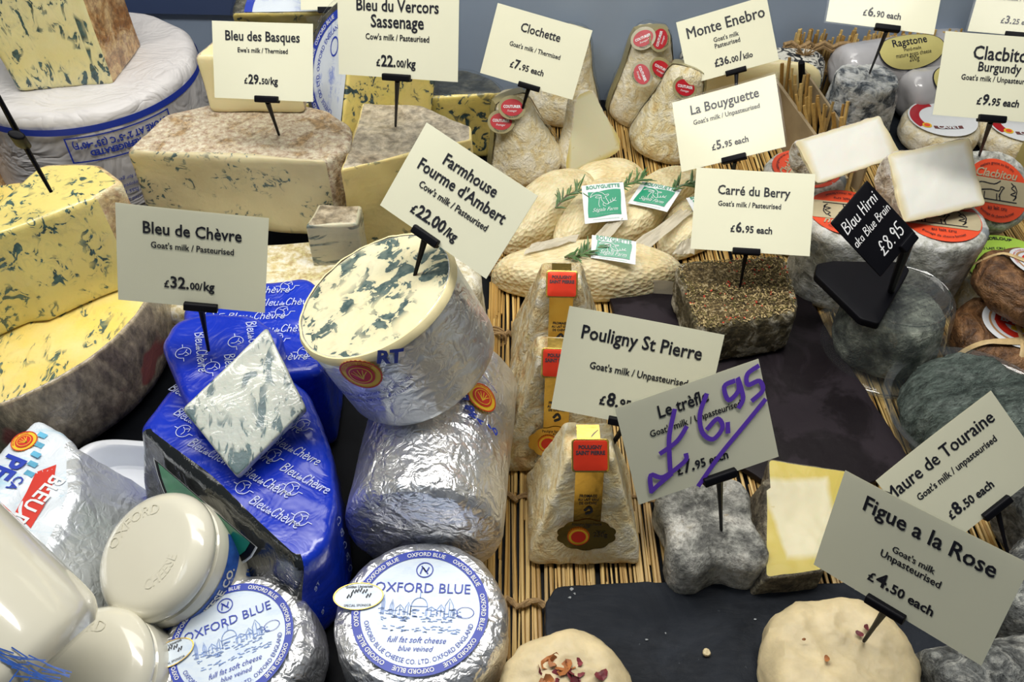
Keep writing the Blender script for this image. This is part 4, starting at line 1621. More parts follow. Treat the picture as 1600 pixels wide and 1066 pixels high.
n1 = Vector((-.34, -.26, .90)).normalized()
M = frame(spot(227, 862, .088) - n1 * .073, (.95, .2, .3), n1)
pot('cream stoneware pot with blue lettered band, lid toward the viewer, at lower left', M, .0455, .055, .018, True)
n2 = Vector((-.25, -.2, .95)).normalized()
M = frame(spot(122, 1052, .07) - n2 * .068, (1, 0, .2), n2)
pot('cream stoneware pot cut off by the bottom edge, third of the three pots', M, .0455, .052, .016, False)
ax = Vector((.62, -.42, -.5)).normalized()       # from mouth to foot
foot = spot(38, 1075, .125)
M = frame(foot, (.3, .9, .1), -ax)
T = pot('big cream stoneware pot on its side in the bottom left corner', M, .058, .12, .02, False)
R = .058
tc = M.inverted().to_3x3() @ Vector((0, -.5, 1))
ac, zc = aim(M, R, .12, 22, 1035)
fm = lambda x, y, z: ((R + .0008 + z) * math.sin(ac + x / R), -(R + .0008 + z) * math.cos(ac + x / R), zc + y)
rr = random.Random(8)
ss = []
for k in range(26):
    x0_, y0_ = rr.uniform(-.028, .012), rr.uniform(-.006, .006)
    ss.append([(x0_, y0_), (x0_ + rr.uniform(.008, .02), y0_ + rr.uniform(-.002, .004))])
ss += [[(-.024, .004), (-.024, .016), (-.014, .022), (-.004, .016), (-.004, .004)], [(-.024, .016), (-.004, .016)], [(-.018, .005), (-.018, .015)], [(-.011, .005), (-.011, .015)],
       [(-.028, .02), (-.02, .028), (-.008, .027), (.002, .018), (.006, .01)]]
ss = [[(c_ * math.cos(1.9) - d_ * math.sin(1.9), c_ * math.sin(1.9) + d_ * math.cos(1.9)) for c_, d_ in q_] for q_ in ss]
part(T, 'drawing', strokes(ss, .0007, 3).map(fm), M_pblue, smooth=False)

# ================================================================ ROUND FOIL CHEESES
M_olab = NT('silver_blue_label')
_c = M_olab.co()
_m = M_olab.ramp(M_olab.noise(M_olab.co((1, 2.2, 1)), 60, 4, .7), [(.5, 0.), (.7, .5)])
M_olab.set(Base_Color=M_olab.mix(_m, (.62, .7, .78), (.42, .54, .76)), Roughness=.35, Metallic=.15)
M_olab = M_olab.m


def oxford(label, M, R, HH, rz):
    T = thing('foil_round_cheese', label, 'cheese', M, None)
    g = loft(circ(R, 120), HH, .011, 16, 10).disp((.0008, 40, 1), (.0004, 90, 1), (.0002, 220, 1), seed=R * 900)
    part(T, 'foil_wrap', g, M_foil, sharp=22)
    rl = R * .79
    Z = HH + .0026
    Rz = Matrix.Rotation(math.radians(rz), 4, 'Z')
    lb = part(T, 'label', disc(rl, 80, 4, z=Z).xf(Rz), M_olab, label='round silver and blue label')
    part(lb, 'ring', disc(rl, 80, 1, r0=rl * .87, z=Z + .0004).xf(Rz), M_blue_i)
    g = G()
    for k in range(8):
        g.add(ringtext('OXFORD BLUE', rl * .895, rl * .095, 90 - k * 45, .02))
    part(lb, 'ring_lettering', g.mv(z=Z + .0008).xf(Rz), M_white_p, smooth=False)
    g = fit(txt('OXFORD BLUE', 1, .0, .95), rl * 1.42, 0, rl * .36)
    g.add(fit(txt('full fat soft cheese', 1, .0, .9, .35), rl * .84, 0, -rl * .46))
    g.add(fit(txt('blue veined', 1, .0, .9, .35), rl * .5, 0, -rl * .59))
    g.add(ringtext('OXFORD BLUE CHEESE CO. LTD. OXFORD ENGLAND', rl * .82, rl * .1, -90, .0, True))
    g.add(disc(rl * .13, 30, 1, r0=rl * .115, ry=rl * .13).mv(0, rl * .66))
    g.add(strokes([[(-.06 * rl, .6 * rl), (-.03 * rl, .7 * rl), (.02 * rl, .63 * rl), (.06 * rl, .7 * rl)], [(-.05 * rl, .72 * rl), (.05 * rl, .6 * rl)]], rl * .02, 3))
    g.add(disc(rl * .13, 30, 1, r0=rl * .12, ry=rl * .09).mv(rl * .66, rl * -.02))
    part(lb, 'lettering', g.mv(z=Z + .0006).xf(Rz), M_blue_i, smooth=False)
    # engraved skyline
    s = []
    rr = random.Random(3)
    y0 = -.08
    for x, h_, w_ in ((-.55, .32, .02), (-.42, .24, .025), (-.3, .16, .06), (-.18, .2, .04), (.16, .14, .08), (.3, .18, .05), (.42, .28, .06), (.5, .12, .05)):
        s += [[(x - w_, y0), (x - w_, y0 + h_ * .6), (x, y0 + h_), (x + w_, y0 + h_ * .6), (x + w_, y0)]]
        s += [[(x, y0), (x, y0 + h_ * .8)]]
    s += [[(-.08 + .12 * math.cos(a) + .06, y0 + .14 + .14 * math.sin(a)) for a in [PI * i / 8 for i in range(9)]], [(-.02, y0 + .28), (-.02, y0 + .36)], [(-.14, y0), (-.14, y0 + .14)], [(.1, y0), (.1, y0 + .14)], [(-.14, y0 + .14), (.1, y0 + .14)]]
    for k in range(120):
        x = rr.uniform(-.62, .6)
        y = y0 + rr.uniform(-.1, .1) if k < 80 else rr.uniform(-.36, -.24)
        l_ = rr.uniform(.02, .08)
        s.append([(x, y), (x + l_, y + rr.uniform(-.015, .015))])
    part(lb, 'skyline_drawing', strokes([[(a * rl, b * rl) for a, b in q] for q in s], rl * .011, 1, False).mv(z=Z + .0005).xf(Rz), M_blue_l, smooth=False)
    # small oval sticker with gold rim
    Q = Rz @ Matrix.Translation((-rl * .93, rl * .18, Z + .0012)) @ Matrix.Rotation(math.radians(4), 4, 'Z')
    st = part(T, 'oval_sticker', disc(rl * .37, 50, 2, ry=rl * .22).xf(Q), M_olab, label='clear oval sticker with gold rim')
    part(st, 'gold_rim', disc(rl * .37, 50, 1, r0=rl * .35, ry=rl * .22, z=.0004).xf(Q), M_gold)
    g = strokes([[(x * rl, y * rl), (x * rl + rl * .02, y * rl + rl * .05), (x * rl + rl * .04, y * rl), (x * rl + rl * .06, y * rl + rl * .05)] for x, y in ((-.16, -.02), (-.1, .05), (-.02, .07), (.06, .05), (.12, -.02))], rl * .025, 1, False)
    g.add(fit(txt('SPECIAL SPONSOR', 1, .01), rl * .4, 0, -rl * .15, .0)).add(fit(txt('Golden Universes', 1, .02), rl * .4, 0, rl * .155, .0))
    part(st, 'sticker_print', g.mv(z=.0005).xf(Q), M_ink, smooth=False)
    return T


p = spot(657, 957, .062)
oxford('larger foil-wrapped round with blue ring label, in front of the foil log', at((p.x, p.y, .002), rz=0), .0585, .06, -2)
p = spot(364, 1002, .058)
n3 = Vector((-.12, -.02, 1)).normalized()
oxford('foil-wrapped round with blue ring label, left one, its lettering tilted', frame((p.x + .006, p.y, .006), (1, 0, .1), n3), .053, .052, 21)
# ================================================================ RIGHT SIDE
def rimpaste(name, core, rim, a, b, s=0., axes=(0, 1), c=(0, 0), lo=.8, hi=.9, rough=.4, coat=0., pit=.35):
    """pale core that turns darker towards the rind, a and b are the half sizes of the face"""
    t = NT(name)
    sx = t.n('ShaderNodeSeparateXYZ')
    cc = t.co()
    t.l(cc, sx.inputs[0])
    X = t.math('SUBTRACT', sx.outputs[axes[0]], c[0])
    Y = t.math('SUBTRACT', sx.outputs[axes[1]], c[1])
    aa = t.math('SUBTRACT', a, t.math('MULTIPLY', Y, s))
    fx = t.math('DIVIDE', t.math('ABSOLUTE', X), aa)
    fy = t.math('DIVIDE', t.math('ABSOLUTE', Y), b)
    m = t.math('MAXIMUM', fx, fy)
    m = t.math('ADD', m, t.math('MULTIPLY', t.math('SUBTRACT', t.noise(cc, 50, 3), .5), .12))
    n = t.noise(cc, 160, 4)
    pits = t.ramp(t.noise(t.co(loc=(4, 4, 4)), 120, 2), [(.72, 0.), (.75, pit)])
    col = t.ramp(m, [(lo, core), (hi, rim)])
    col = t.mix(pits, col, tuple(x * .8 for x in rim))
    t.set(Base_Color=col, Roughness=rough, Normal=t.bump(n, .2, .0006), Subsurface_Weight=.15, Subsurface_Scale=.005)
    if coat:
        film(t, .3, .08, coat)
    return t.m


M_bloom = rind('white_bloomy_rind', [(.8, .66, .38), (.88, .79, .56), (.92, .86, .7)], 45, 190, bump=.9, bd=.003, k2=.5)
M_bloom2 = rind('wrinkled_pale_rind', [(.76, .6, .3), (.87, .77, .5), (.92, .86, .68)], 40, 120, bump=.9, bd=.004, dist=1.6, k2=.5)


def bellprof(R, H, rt):
    return smoothprof([(0, H), (rt * .6, H - .001), (rt, H - .008), (rt + (R - rt) * .35, H * .6), (R * .93, H * .25), (R, H * .12), (R * .96, .005), (R * .8, 0), (0, 0)], .0035)


def bandon(T, R, H, rt, phi, wd=.014, name='band'):
    """printed strip that runs up one side, over the top and down the other"""
    pr = [q for q in smoothprof([(0, H), (rt * .6, H - .001), (rt, H - .008), (rt + (R - rt) * .35, H * .6), (R * .93, H * .25), (R, H * .08)], .005)]
    side = [(r + .0022, z + (.002 if r < rt else 0)) for r, z in pr]
    path = [(-r, z) for r, z in side[::-1]] + side[1:]
    v = []
    for r, z in path:
        for k in (-1, 0, 1):
            v.append((r, k * wd / 2, z - (abs(k) * .0006)))
    f = [(3 * i + k, 3 * i + k + 1, 3 * i + k + 4, 3 * i + k + 3) for i in range(len(path) - 1) for k in (0, 1)]
    part(T, name, G(v, f).rot(0, 0, phi), M_khaki)


def badge(T, M, r=.0155, full=True):
    b = part(T, 'badge', disc(r, 40, 2, ry=r * .86).xf(M), M_khaki, label='oval khaki and red badge')
    part(b, 'red_oval', disc(r * .8, 40, 2, ry=r * .6, z=.0004).xf(M), M_crim)
    g = fit(txt('COUTURIER', 1, .03, .8), r * 1.25, 0, .001, .0008)
    g.add(fit(txt('Fromager', 1, .0, .8, .4), r * .7, 0, -r * .26, .0008))
    part(b, 'lettering', g.xf(M), M_white_p, smooth=False)
    part(b, 'small_print', ringtext('Fromage de Chevre', r * .76, r * .15, -90, .01, True).mv(0, r * .03, .0007).xf(M), M_ink, smooth=False)


def bell(label, p, R=.045, H=.1, rt=.019, rz=0, rx=0, ry=0, band=None, badges=(), seed=1):
    M = at(p, rz, rx, ry)
    T = thing('bell_cheese', label, 'cheese', M, None)
    g = revolve(bellprof(R, H, rt), 70).disp((.0016, 28), (.0009, 80, 1), seed=seed)
    part(T, 'rind', g, M_bloom if seed % 2 else M_bloom2)
    if band is not None:
        bandon(T, R, H, rt, band)
        part(T, 'cling_film', revolve([(r * 1.03 + .0012, z) for r, z in bellprof(R, H + .002, rt)][:-3], 50).disp((.0016, 35, 1), seed=seed), M_wrap)
    inv = M.inverted()
    for (u, v, z, ang, tilt) in badges:
        best = None
        for k in range(70):
            c_ = spot(u, v, .15 - k * .0018)
            lc = inv @ c_
            rad = R + (rt - R) * max(0, min(1, (lc.z - R * .3) / (H - R * .3)))
            gap = max(math.hypot(lc.x, lc.y) - rad - .003, lc.z - H - .003, 0)
            if best is None or gap < best[0] - 1e-5:
                best = (gap, c_)
        q = best[1]
        nn = Vector((tilt, -.75, .62)).normalized()
        B = inv @ frame(q, (math.cos(math.radians(ang)), 0, math.sin(math.radians(ang))), nn)
        badge(T, B)
    return T


p = spot(820, 262, 0)
bell('bell-shaped cheese with red badge at its upper left, under the £7.95 card', Vector((p.x + .003, p.y - .008, .005)), ry=-13, band=20, badges=[(783, 190, .105, -5, -.15), (800, 168, .104, 0, .1)], rt=.02, seed=1)
p = spot(884, 178, 0)
bell('bell-shaped cheese leaning behind the £7.95 card near the wall', Vector((p.x - .008, p.y - .0, .005)), R=.048, H=.112, rt=.022, ry=6, band=0, seed=3)
p = spot(1008, 180, 0)
bell('rearmost bell-shaped cheese with two red badges on top, against the wall', Vector((p.x - .005, p.y, .005)), R=.046, H=.115, rt=.022, band=10, badges=[(1005, 60, .125, 25, -.35), (1031, 61, .12, 70, .2)], seed=5)
p = spot(1022, 234, 0)
bell('front bell-shaped cheese with wrinkled white rind, left of the £5.95 card', Vector((p.x + .01, p.y, .005)), R=.045, H=.108, rt=.021, ry=10, rx=-2, band=-20, badges=[(1003, 116, .12, -60, -.35), (1033, 108, .125, -28, .35), (1070, 137, .108, -8, .3)], seed=6)
# halved bell
p = spot(918, 262, 0)
M = at((p.x + .004, p.y - .006, .012), rz=38, rx=-18)
T = thing('halved_bell_cheese', 'bell-shaped cheese cut in half, smooth ivory face to the front', 'cheese', M)
R, H, rt = .043, .086, .016
g = revolve(bellprof(R, H, rt), 80)
g.v = [(x, max(y, -.006), z) for x, y, z in g.v]
g.f = [q for q in g.f]
g.t = ['cut' if all(g.v[i][1] < -.00599 for i in q) else 'rind' for q in g.f]
g.disp((.0013, 30), (.0007, 80, 1), seed=8)
g.v = [(x, y if y > -.002 else -.006 + (y + .006) * .15, z) for x, y, z in g.v]
part(T, 'cut_face', g, rimpaste('ivory_core_paste', (.88, .86, .62), (.8, .68, .25), .034, .046, .3, (0, 2), (0, .043), .8, .93), ('cut',))
part(T, 'rind', g, M_bloom, ('rind',))

# long log-like goat cheeses with cloth print -----------------------
M_loaf = NT('cloth_printed_curd')
_c = M_loaf.co()
_v = M_loaf.n('ShaderNodeTexVoronoi')
_v.inputs['Scale'].default_value = 230
M_loaf.l(M_loaf.co((.7, 1.4, 1), (0, 0, .5)), _v.inputs['Vector'])
_n = M_loaf.noise(_c, 40, 4)
M_loaf.set(Base_Color=M_loaf.ramp(_n, [(.38, (.74, .6, .32)), (.62, (.86, .77, .5))]), Roughness=.5, Normal=M_loaf.bump(_v.outputs[0], .8, .002, M_loaf.bump(_n, .4, .004)), Subsurface_Weight=.15, Subsurface_Scale=.004)
M_loaf = M_loaf.m
M_paper = NT('waxed_paper')
_n = M_paper.noise(M_paper.co((1, 3, 1)), 30, 3)
M_paper.set(Base_Color=(.72, .66, .52), Roughness=.4, Alpha=.62, Normal=M_paper.bump(_n, .5, .003))
M_paper = M_paper.m
loaf_n = 0


def loaf(label, A, B, wd, hh, seed, bend=0.):
    global loaf_n
    A, B = Vector(A), Vector(B)
    d = B - A
    L = d.length
    ctr = (A + B) / 2
    M = Matrix.Translation((ctr.x, ctr.y, A.z)) @ Matrix.Rotation(math.atan2(d.y, d.x), 4, 'Z')
    out = []
    n = 90
    for i in range(n):
        a = 2 * PI * i / n
        c, s_ = math.cos(a), math.sin(a)
        out.append((L / 2 * math.copysign(abs(c) ** .8, c), wd / 2 * s_ * (1 - .35 * abs(c) ** 3), 's'))
    g = loft(out, hh, min(hh * .55, wd * .3), 10, 4, rb=.006)
    g.map(lambda x, y, z: (x, y + bend * (x / L) ** 2, z * (1 - .5 * (2 * x / L) ** 4) + .003 * math.cos(x * 60) * z / hh)).disp((.0022, 25), (.0008, 70), seed=seed)
    return single('long_goat_cheese', label, 'cheese', g, M_loaf, M)


zz = .006
loaf('long cream cheese lying crosswise in front, rosemary and a green sticker on it', spot(768, 446, zz), spot(1068, 440, zz), .062, .042, 1, -.0)
loaf('long cream cheese slanting down to the left, leftmost of the slanted ones', spot(788, 400, zz), spot(925, 295, zz), .058, .045, 2)
loaf('long cream cheese second from the left, below the largest green sticker', spot(868, 400, zz), spot(985, 305, zz), .05, .04, 3)
loaf('long cream cheese running up to the slanted green sticker', spot(945, 400, zz), spot(1085, 290, zz), .05, .044, 4)
loaf('rightmost long cream cheese, partly behind the Carré du Berry card', spot(1030, 410, zz), spot(1150, 320, zz), .052, .04, 5)
loaf('rearmost long cream cheese, lying below the halved bell cheese', spot(880, 312, zz), spot(1010, 285, zz), .046, .032, 6)


def sheet(label, pts, sx, sy, seed):
    a, b, c, d = [Vector(q) for q in pts]
    g = grid(1, 1, 14, 8)
    ctr = (a + b + c + d) / 4

    def fn(x, y, z):
        u, v = x + .5, y + .5
        p = a.lerp(b, u).lerp(d.lerp(c, u), v) - ctr
        k = .006 * noise.noise(Vector((u * 3, v * 2, seed))) + .0015 * noise.noise(Vector((u * 11, v * 3, seed)))
        return (p.x, p.y, p.z + abs(k))
    g.map(fn)
    g2 = g.copy().mv(z=-.0004)
    return single('waxed_paper_sheet', label, 'paper', g.add(g2), M_paper, Matrix.Translation(ctr))


sheet('white waxed paper under the front long cheese', [spot(800, 452, .008), spot(1050, 466, .008), spot(1052, 440, .03), spot(850, 425, .03)], 0, 0, 1)
sheet('crumpled waxed paper between front and slanted long cheeses', [spot(818, 398, .045), spot(900, 378, .05), spot(905, 366, .05), spot(835, 380, .045)], 0, 0, 2)
sheet('waxed paper tongue between the middle and the rightmost long cheeses', [spot(985, 385, .04), spot(1010, 392, .04), spot(1085, 330, .05), spot(1060, 330, .05)], 0, 0, 3)
sheet('waxed paper tongue below the largest green sticker', [spot(925, 375, .04), spot(948, 380, .04), spot(975, 345, .05), spot(955, 340, .05)], 0, 0, 4)
sheet('waxed paper end sticking out beside the Carré du Berry card', [spot(1050, 398, .04), spot(1085, 398, .04), spot(1085, 372, .05), spot(1064, 378, .05)], 0, 0, 5)


def sticker(label, pix, z, rz_lift=0.):
    """white square sticker with a green field, goat head and small farm name"""
    q = [spot(u, v, zz_) for (u, v), zz_ in zip(pix, z)]      # TL TR BR BL
    ctr = sum(q, Vector()) / 4
    X = (q[1] - q[0] + q[2] - q[3]) / 2
    Y = (q[0] - q[3] + q[1] - q[2]) / 2
    N_ = X.cross(Y).normalized()
    M = frame(ctr, X, N_)
    W, H = X.length, Y.length
    skew = (M.inverted().to_3x3() @ Y)
    fn = lambda x, y, z_: (x + skew.x * y / skew.y, y, z_ - .004 * (x / W) ** 2)
    T = thing('farm_sticker', label, 'sticker', M)
    part(T, 'paper', grid(W, H, 10, 4).add(grid(W, H, 10, 4, -.0004)).map(fn), M_white_p)
    # wavy green field
    g = grid(W * .78, H * .66, 16, 6, .0005)
    g.map(lambda x, y, z_: (x + .02 * W * math.sin(y / H * 6), y + .02 * H * math.sin(x / W * 7) - H * .02, z_)).map(fn)
    part(T, 'green_field', g, M_green_i)
    part(T, 'heading', fit(txt('BOUYGUETTE', 1, .02, .95), W * .8, 0, H * .42, .0006).map(fn), M_green_i, smooth=False)
    s = [[(-.33, .15), (-.27, .25), (-.15, .29), (-.03, .24), (.02, .18)], [(-.33, .15), (-.22, .2), (-.12, .2), (-.06, .17)],
         [(-.06, .17), (-.17, .17), (-.2, .13), (-.12, .12), (-.06, .14)], [(.02, .18), (.1, .2), (.11, .17), (.03, .14)],
         [(-.07, .14), (-.06, .05), (.0, -.03), (.04, -.06), (.09, -.05), (.09, -.01), (.05, .08), (.03, .15)], [(-.02, .1), (.005, .1)],
         [(-.11, .11), (-.13, .02), (-.14, -.06), (-.12, -.12)], [(-.03, -.02), (-.04, -.08), (.02, -.11)],
         [(.08, -.04), (.17, -.01), (.25, .05)], [(.15, -.01), (.14, .05)], [(.2, .02), (.2, .09)], [(.2, .02), (.28, .01)], [(.25, .05), (.27, .1)]]
    s = [[(a * W, b * H) for a, b in q_] for q_ in s]
    g = strokes(s, W * .011, 3).mv(z=.0008)
    g.add(fit(txt('Ségala Farm', 1, -.005, .9, .5), W * .6, 0, -H * .2, .0008))
    g.add(fit(txt('- - - - - - - - - - - - - -', 1, -.01, .9), W * .5, .02 * W, -H * .3, .0008))
    part(T, 'goat_drawing', g.map(fn), M_white_p, smooth=False)
    part(T, 'small_print', fit(txt('ooooooooooooooooooooooo', 1, -.01, .9), W * .62, 0, -H * .43, .0006).map(fn), M_green_i, smooth=False)


sticker('largest of the green goat-head stickers, upright, square', [(909, 290), (974, 284), (981, 343), (914, 349)], [.068, .068, .052, .052])
sticker('green goat-head sticker lying slanted, right of the largest one', [(1004, 282), (1064, 297), (1043, 329), (980, 318)], [.062, .066, .054, .052])
sticker('lowest green goat-head sticker, on the crosswise long cheese', [(925, 367), (994, 377), (993, 413), (923, 402)], [.066, .066, .054, .054])
sticker('green goat-head sticker mostly hidden behind the Carré du Berry card', [(1072, 310), (1125, 300), (1140, 330), (1088, 335)], [.06, .06, .054, .054])
M_rose = plain('rosemary_green', (.1, .2, .07), .45, var=.35, nscale=200, bump=.1)
M_stemb = plain('woody_stem', (.16, .13, .08), .7, var=.2, bump=.3)


def rosemary(label, pts, z, seed, n=26, ln=.022):
    rr = random.Random(seed)
    P = [spot(u, v, z_) for (u, v), z_ in zip(pts, z)]
    c = sum(P, Vector()) / len(P)
    T = thing('rosemary_sprig', label, 'herb', Matrix.Translation(c))
    P = [p - c for p in P]
    part(T, 'stem', tube(P, .0011, 6), M_stemb)
    g = G()
    for k in range(n):
        t = rr.uniform(0, len(P) - 1.01)
        i = int(t)
        b = P[i].lerp(P[i + 1], t - i)
        d = (P[i + 1] - P[i]).normalized()
        s_ = d.cross(Vector((0, 0, 1))).normalized() * rr.choice((-1, 1)) * rr.uniform(.4, 1)
        q = (d * rr.uniform(.2, 1.) + s_ + Vector((0, 0, rr.uniform(.1, .7)))).normalized()
        L = ln * rr.uniform(.5, 1.)
        g.add(tube([b, b + q * L * .5, b + q * L + Vector((0, 0, -.002))], [.0007, .0011, .0003], 5))
    part(T, 'needles', g, M_rose, kind='stuff')


rosemary('rosemary sprig left of the largest green sticker', [(868, 325), (885, 306), (908, 296)], [.055, .06, .062], 1, 22)
rosemary('rosemary sprig between the two upper green stickers', [(938, 300), (975, 290), (1003, 280)], [.054, .06, .064], 2, 26)
rosemary('rosemary sprig at the left end of the lowest green sticker', [(882, 402), (905, 400), (925, 388)], [.05, .052, .056], 3, 30)
rosemary('rosemary sprig above the slanted green sticker, beside the £5.95 card', [(1045, 300), (1065, 290), (1085, 285)], [.06, .062, .062], 4, 20)

# black and white veined log behind the £5.95 card -----------------
M_crack = NT('ash_crackle_rind')
_c = M_crack.co((1, 1, 2.2))
_a = M_crack.noise(_c, 75, 3, .6, 1.8)
M_crack.set(Base_Color=M_crack.ramp(_a, [(.46, (.02, .025, .03)), (.53, (.72, .7, .62))]), Roughness=.6, Normal=M_crack.bump(_a, .8, .004))
p = spot(1165, 215, .0)
M = at((p.x + .01, p.y + .03, .006), rz=-12)
T = thing('ash_veined_log', 'half log with black and white crackled rind, behind the £5.95 card', 'cheese', M)
g = loft(polyr([(-.1, 0), (.075, 0), (.082, .05), (-.1, .05)], ['cut', 'rind', 'rind', 'rind'], .01, .004), .082, .022, 10, 6).disp((.001, 40), seed=2)
part(T, 'rind', g, M_crack.m, ('rind', 'top', 'bottom'))
part(T, 'cut_face', g, M_cream, ('cut',))

# herb-coated square cheese ----------------------------------------
M_herb = NT('dried_herb_crust')
_c = M_herb.co()
_a = M_herb.noise(_c, 330, 4, .7, .6)
_b = M_herb.noise(_c, 25, 3)
M_herb.set(Base_Color=M_herb.ramp(_a, [(.36, (.03, .02, .008)), (.48, (.12, .08, .025)), (.56, (.28, .2, .08)), (.64, (.55, .45, .27))]), Roughness=.8, Normal=M_herb.bump(_a, 1., .004, M_herb.bump(_b, .5, .004)))
M_herb = M_herb.m
zt = .062
ws = [spot(1048, 405, zt), spot(1080, 512, zt), spot(1252, 500, zt), spot(1232, 392, zt)]
ws = [spot(1053, 412, zt), spot(1088, 518, zt), spot(1250, 492, zt), spot(1228, 396, zt)]
ctr = sum(ws, Vector()) / 4
M = at((ctr.x, ctr.y, .0135))
T = thing('herb_coated_cheese', 'square cheese covered in dark dried herbs and red flakes, on the purplish slate', 'cheese', M)
out = polyr(local(M, ws), ['side'] * 4, .012, .003)
hh = zt - .0135
g = loft(out, hh, .006, 14, 8, taper=lambda t: .96 + .04 * t).disp((.0025, 30), (.0012, 110, 1), seed=7)
M_herbs = rind('herb_speckled_white', [(.05, .04, .015), (.14, .11, .05), (.55, .5, .38)], 60, 300, bump=.9, bd=.003, dist=1.)
part(T, 'crust', g, M_herb, ('top', 'bottom'))
part(T, 'side_crust', g, M_herbs, ('side',), label='sides where white cheese shows through the herbs')
herbs = [G(), G(), G(), G()]
ins = inside(out)
k = 0
while k < 2600:
    x, y = random.uniform(-.07, .07), random.uniform(-.06, .06)
    if not ins(x / .97, y / .97):
        continue
    k += 1
    z_ = hh + .0012 + .0015 * noise.noise(Vector((x * 30, y * 30, hh * 30)))
    a = random.uniform(0, PI)
    L = random.uniform(.001, .0034)
    w_ = random.uniform(.0003, .0007)
    kind = random.choice((0, 0, 1, 1, 1, 2, 2, 3)) if random.random() < .25 else random.choice((0, 1, 2))
    if kind == 3:
        L, w_ = random.uniform(.001, .002), random.uniform(.0006, .0012)
    dx, dy = math.cos(a) * L / 2, math.sin(a) * L / 2
    ux, uy = -math.sin(a) * w_, math.cos(a) * w_
    tz = random.uniform(-.0008, .0008)
    b = herbs[kind]
    n = len(b.v)
    b.v += [(x - dx - ux, y - dy - uy, z_ - tz), (x + dx - ux, y + dy - uy, z_ + tz), (x + dx + ux, y + dy + uy, z_ + tz + .0002), (x - dx + ux, y - dy + uy, z_ - tz + .0002), (x, y, z_ + .0007)]
    b.f += [(n, n + 1, n + 4), (n + 1, n + 2, n + 4), (n + 2, n + 3, n + 4), (n + 3, n, n + 4)]
    b.t += [''] * 4
for b, c_, nm in zip(herbs, ((.16, .13, .035), (.55, .42, .2), (.08, .055, .02), (.55, .05, .02)), ('green_herb_flakes', 'straw_herb_flakes', 'dark_herb_flakes', 'red_pepper_flakes')):
    part(T, nm, b, plain(nm, c_, .7, var=.25, nscale=300, bump=0), kind='stuff', smooth=False)

# three pyramids ------------------------------------------------------
M_pyr = rind('ivory_pyramid_rind', [(.74, .56, .27), (.84, .72, .44), (.88, .81, .6)], 35, 110, bump=.7, bd=.003, dist=1.4, k2=.5)
M_pyr2 = rind('wrinkled_pyramid_rind', [(.66, .46, .2), (.8, .66, .38), (.86, .8, .62)], 40, 95, bump=1., bd=.005, dist=2., k2=.6)


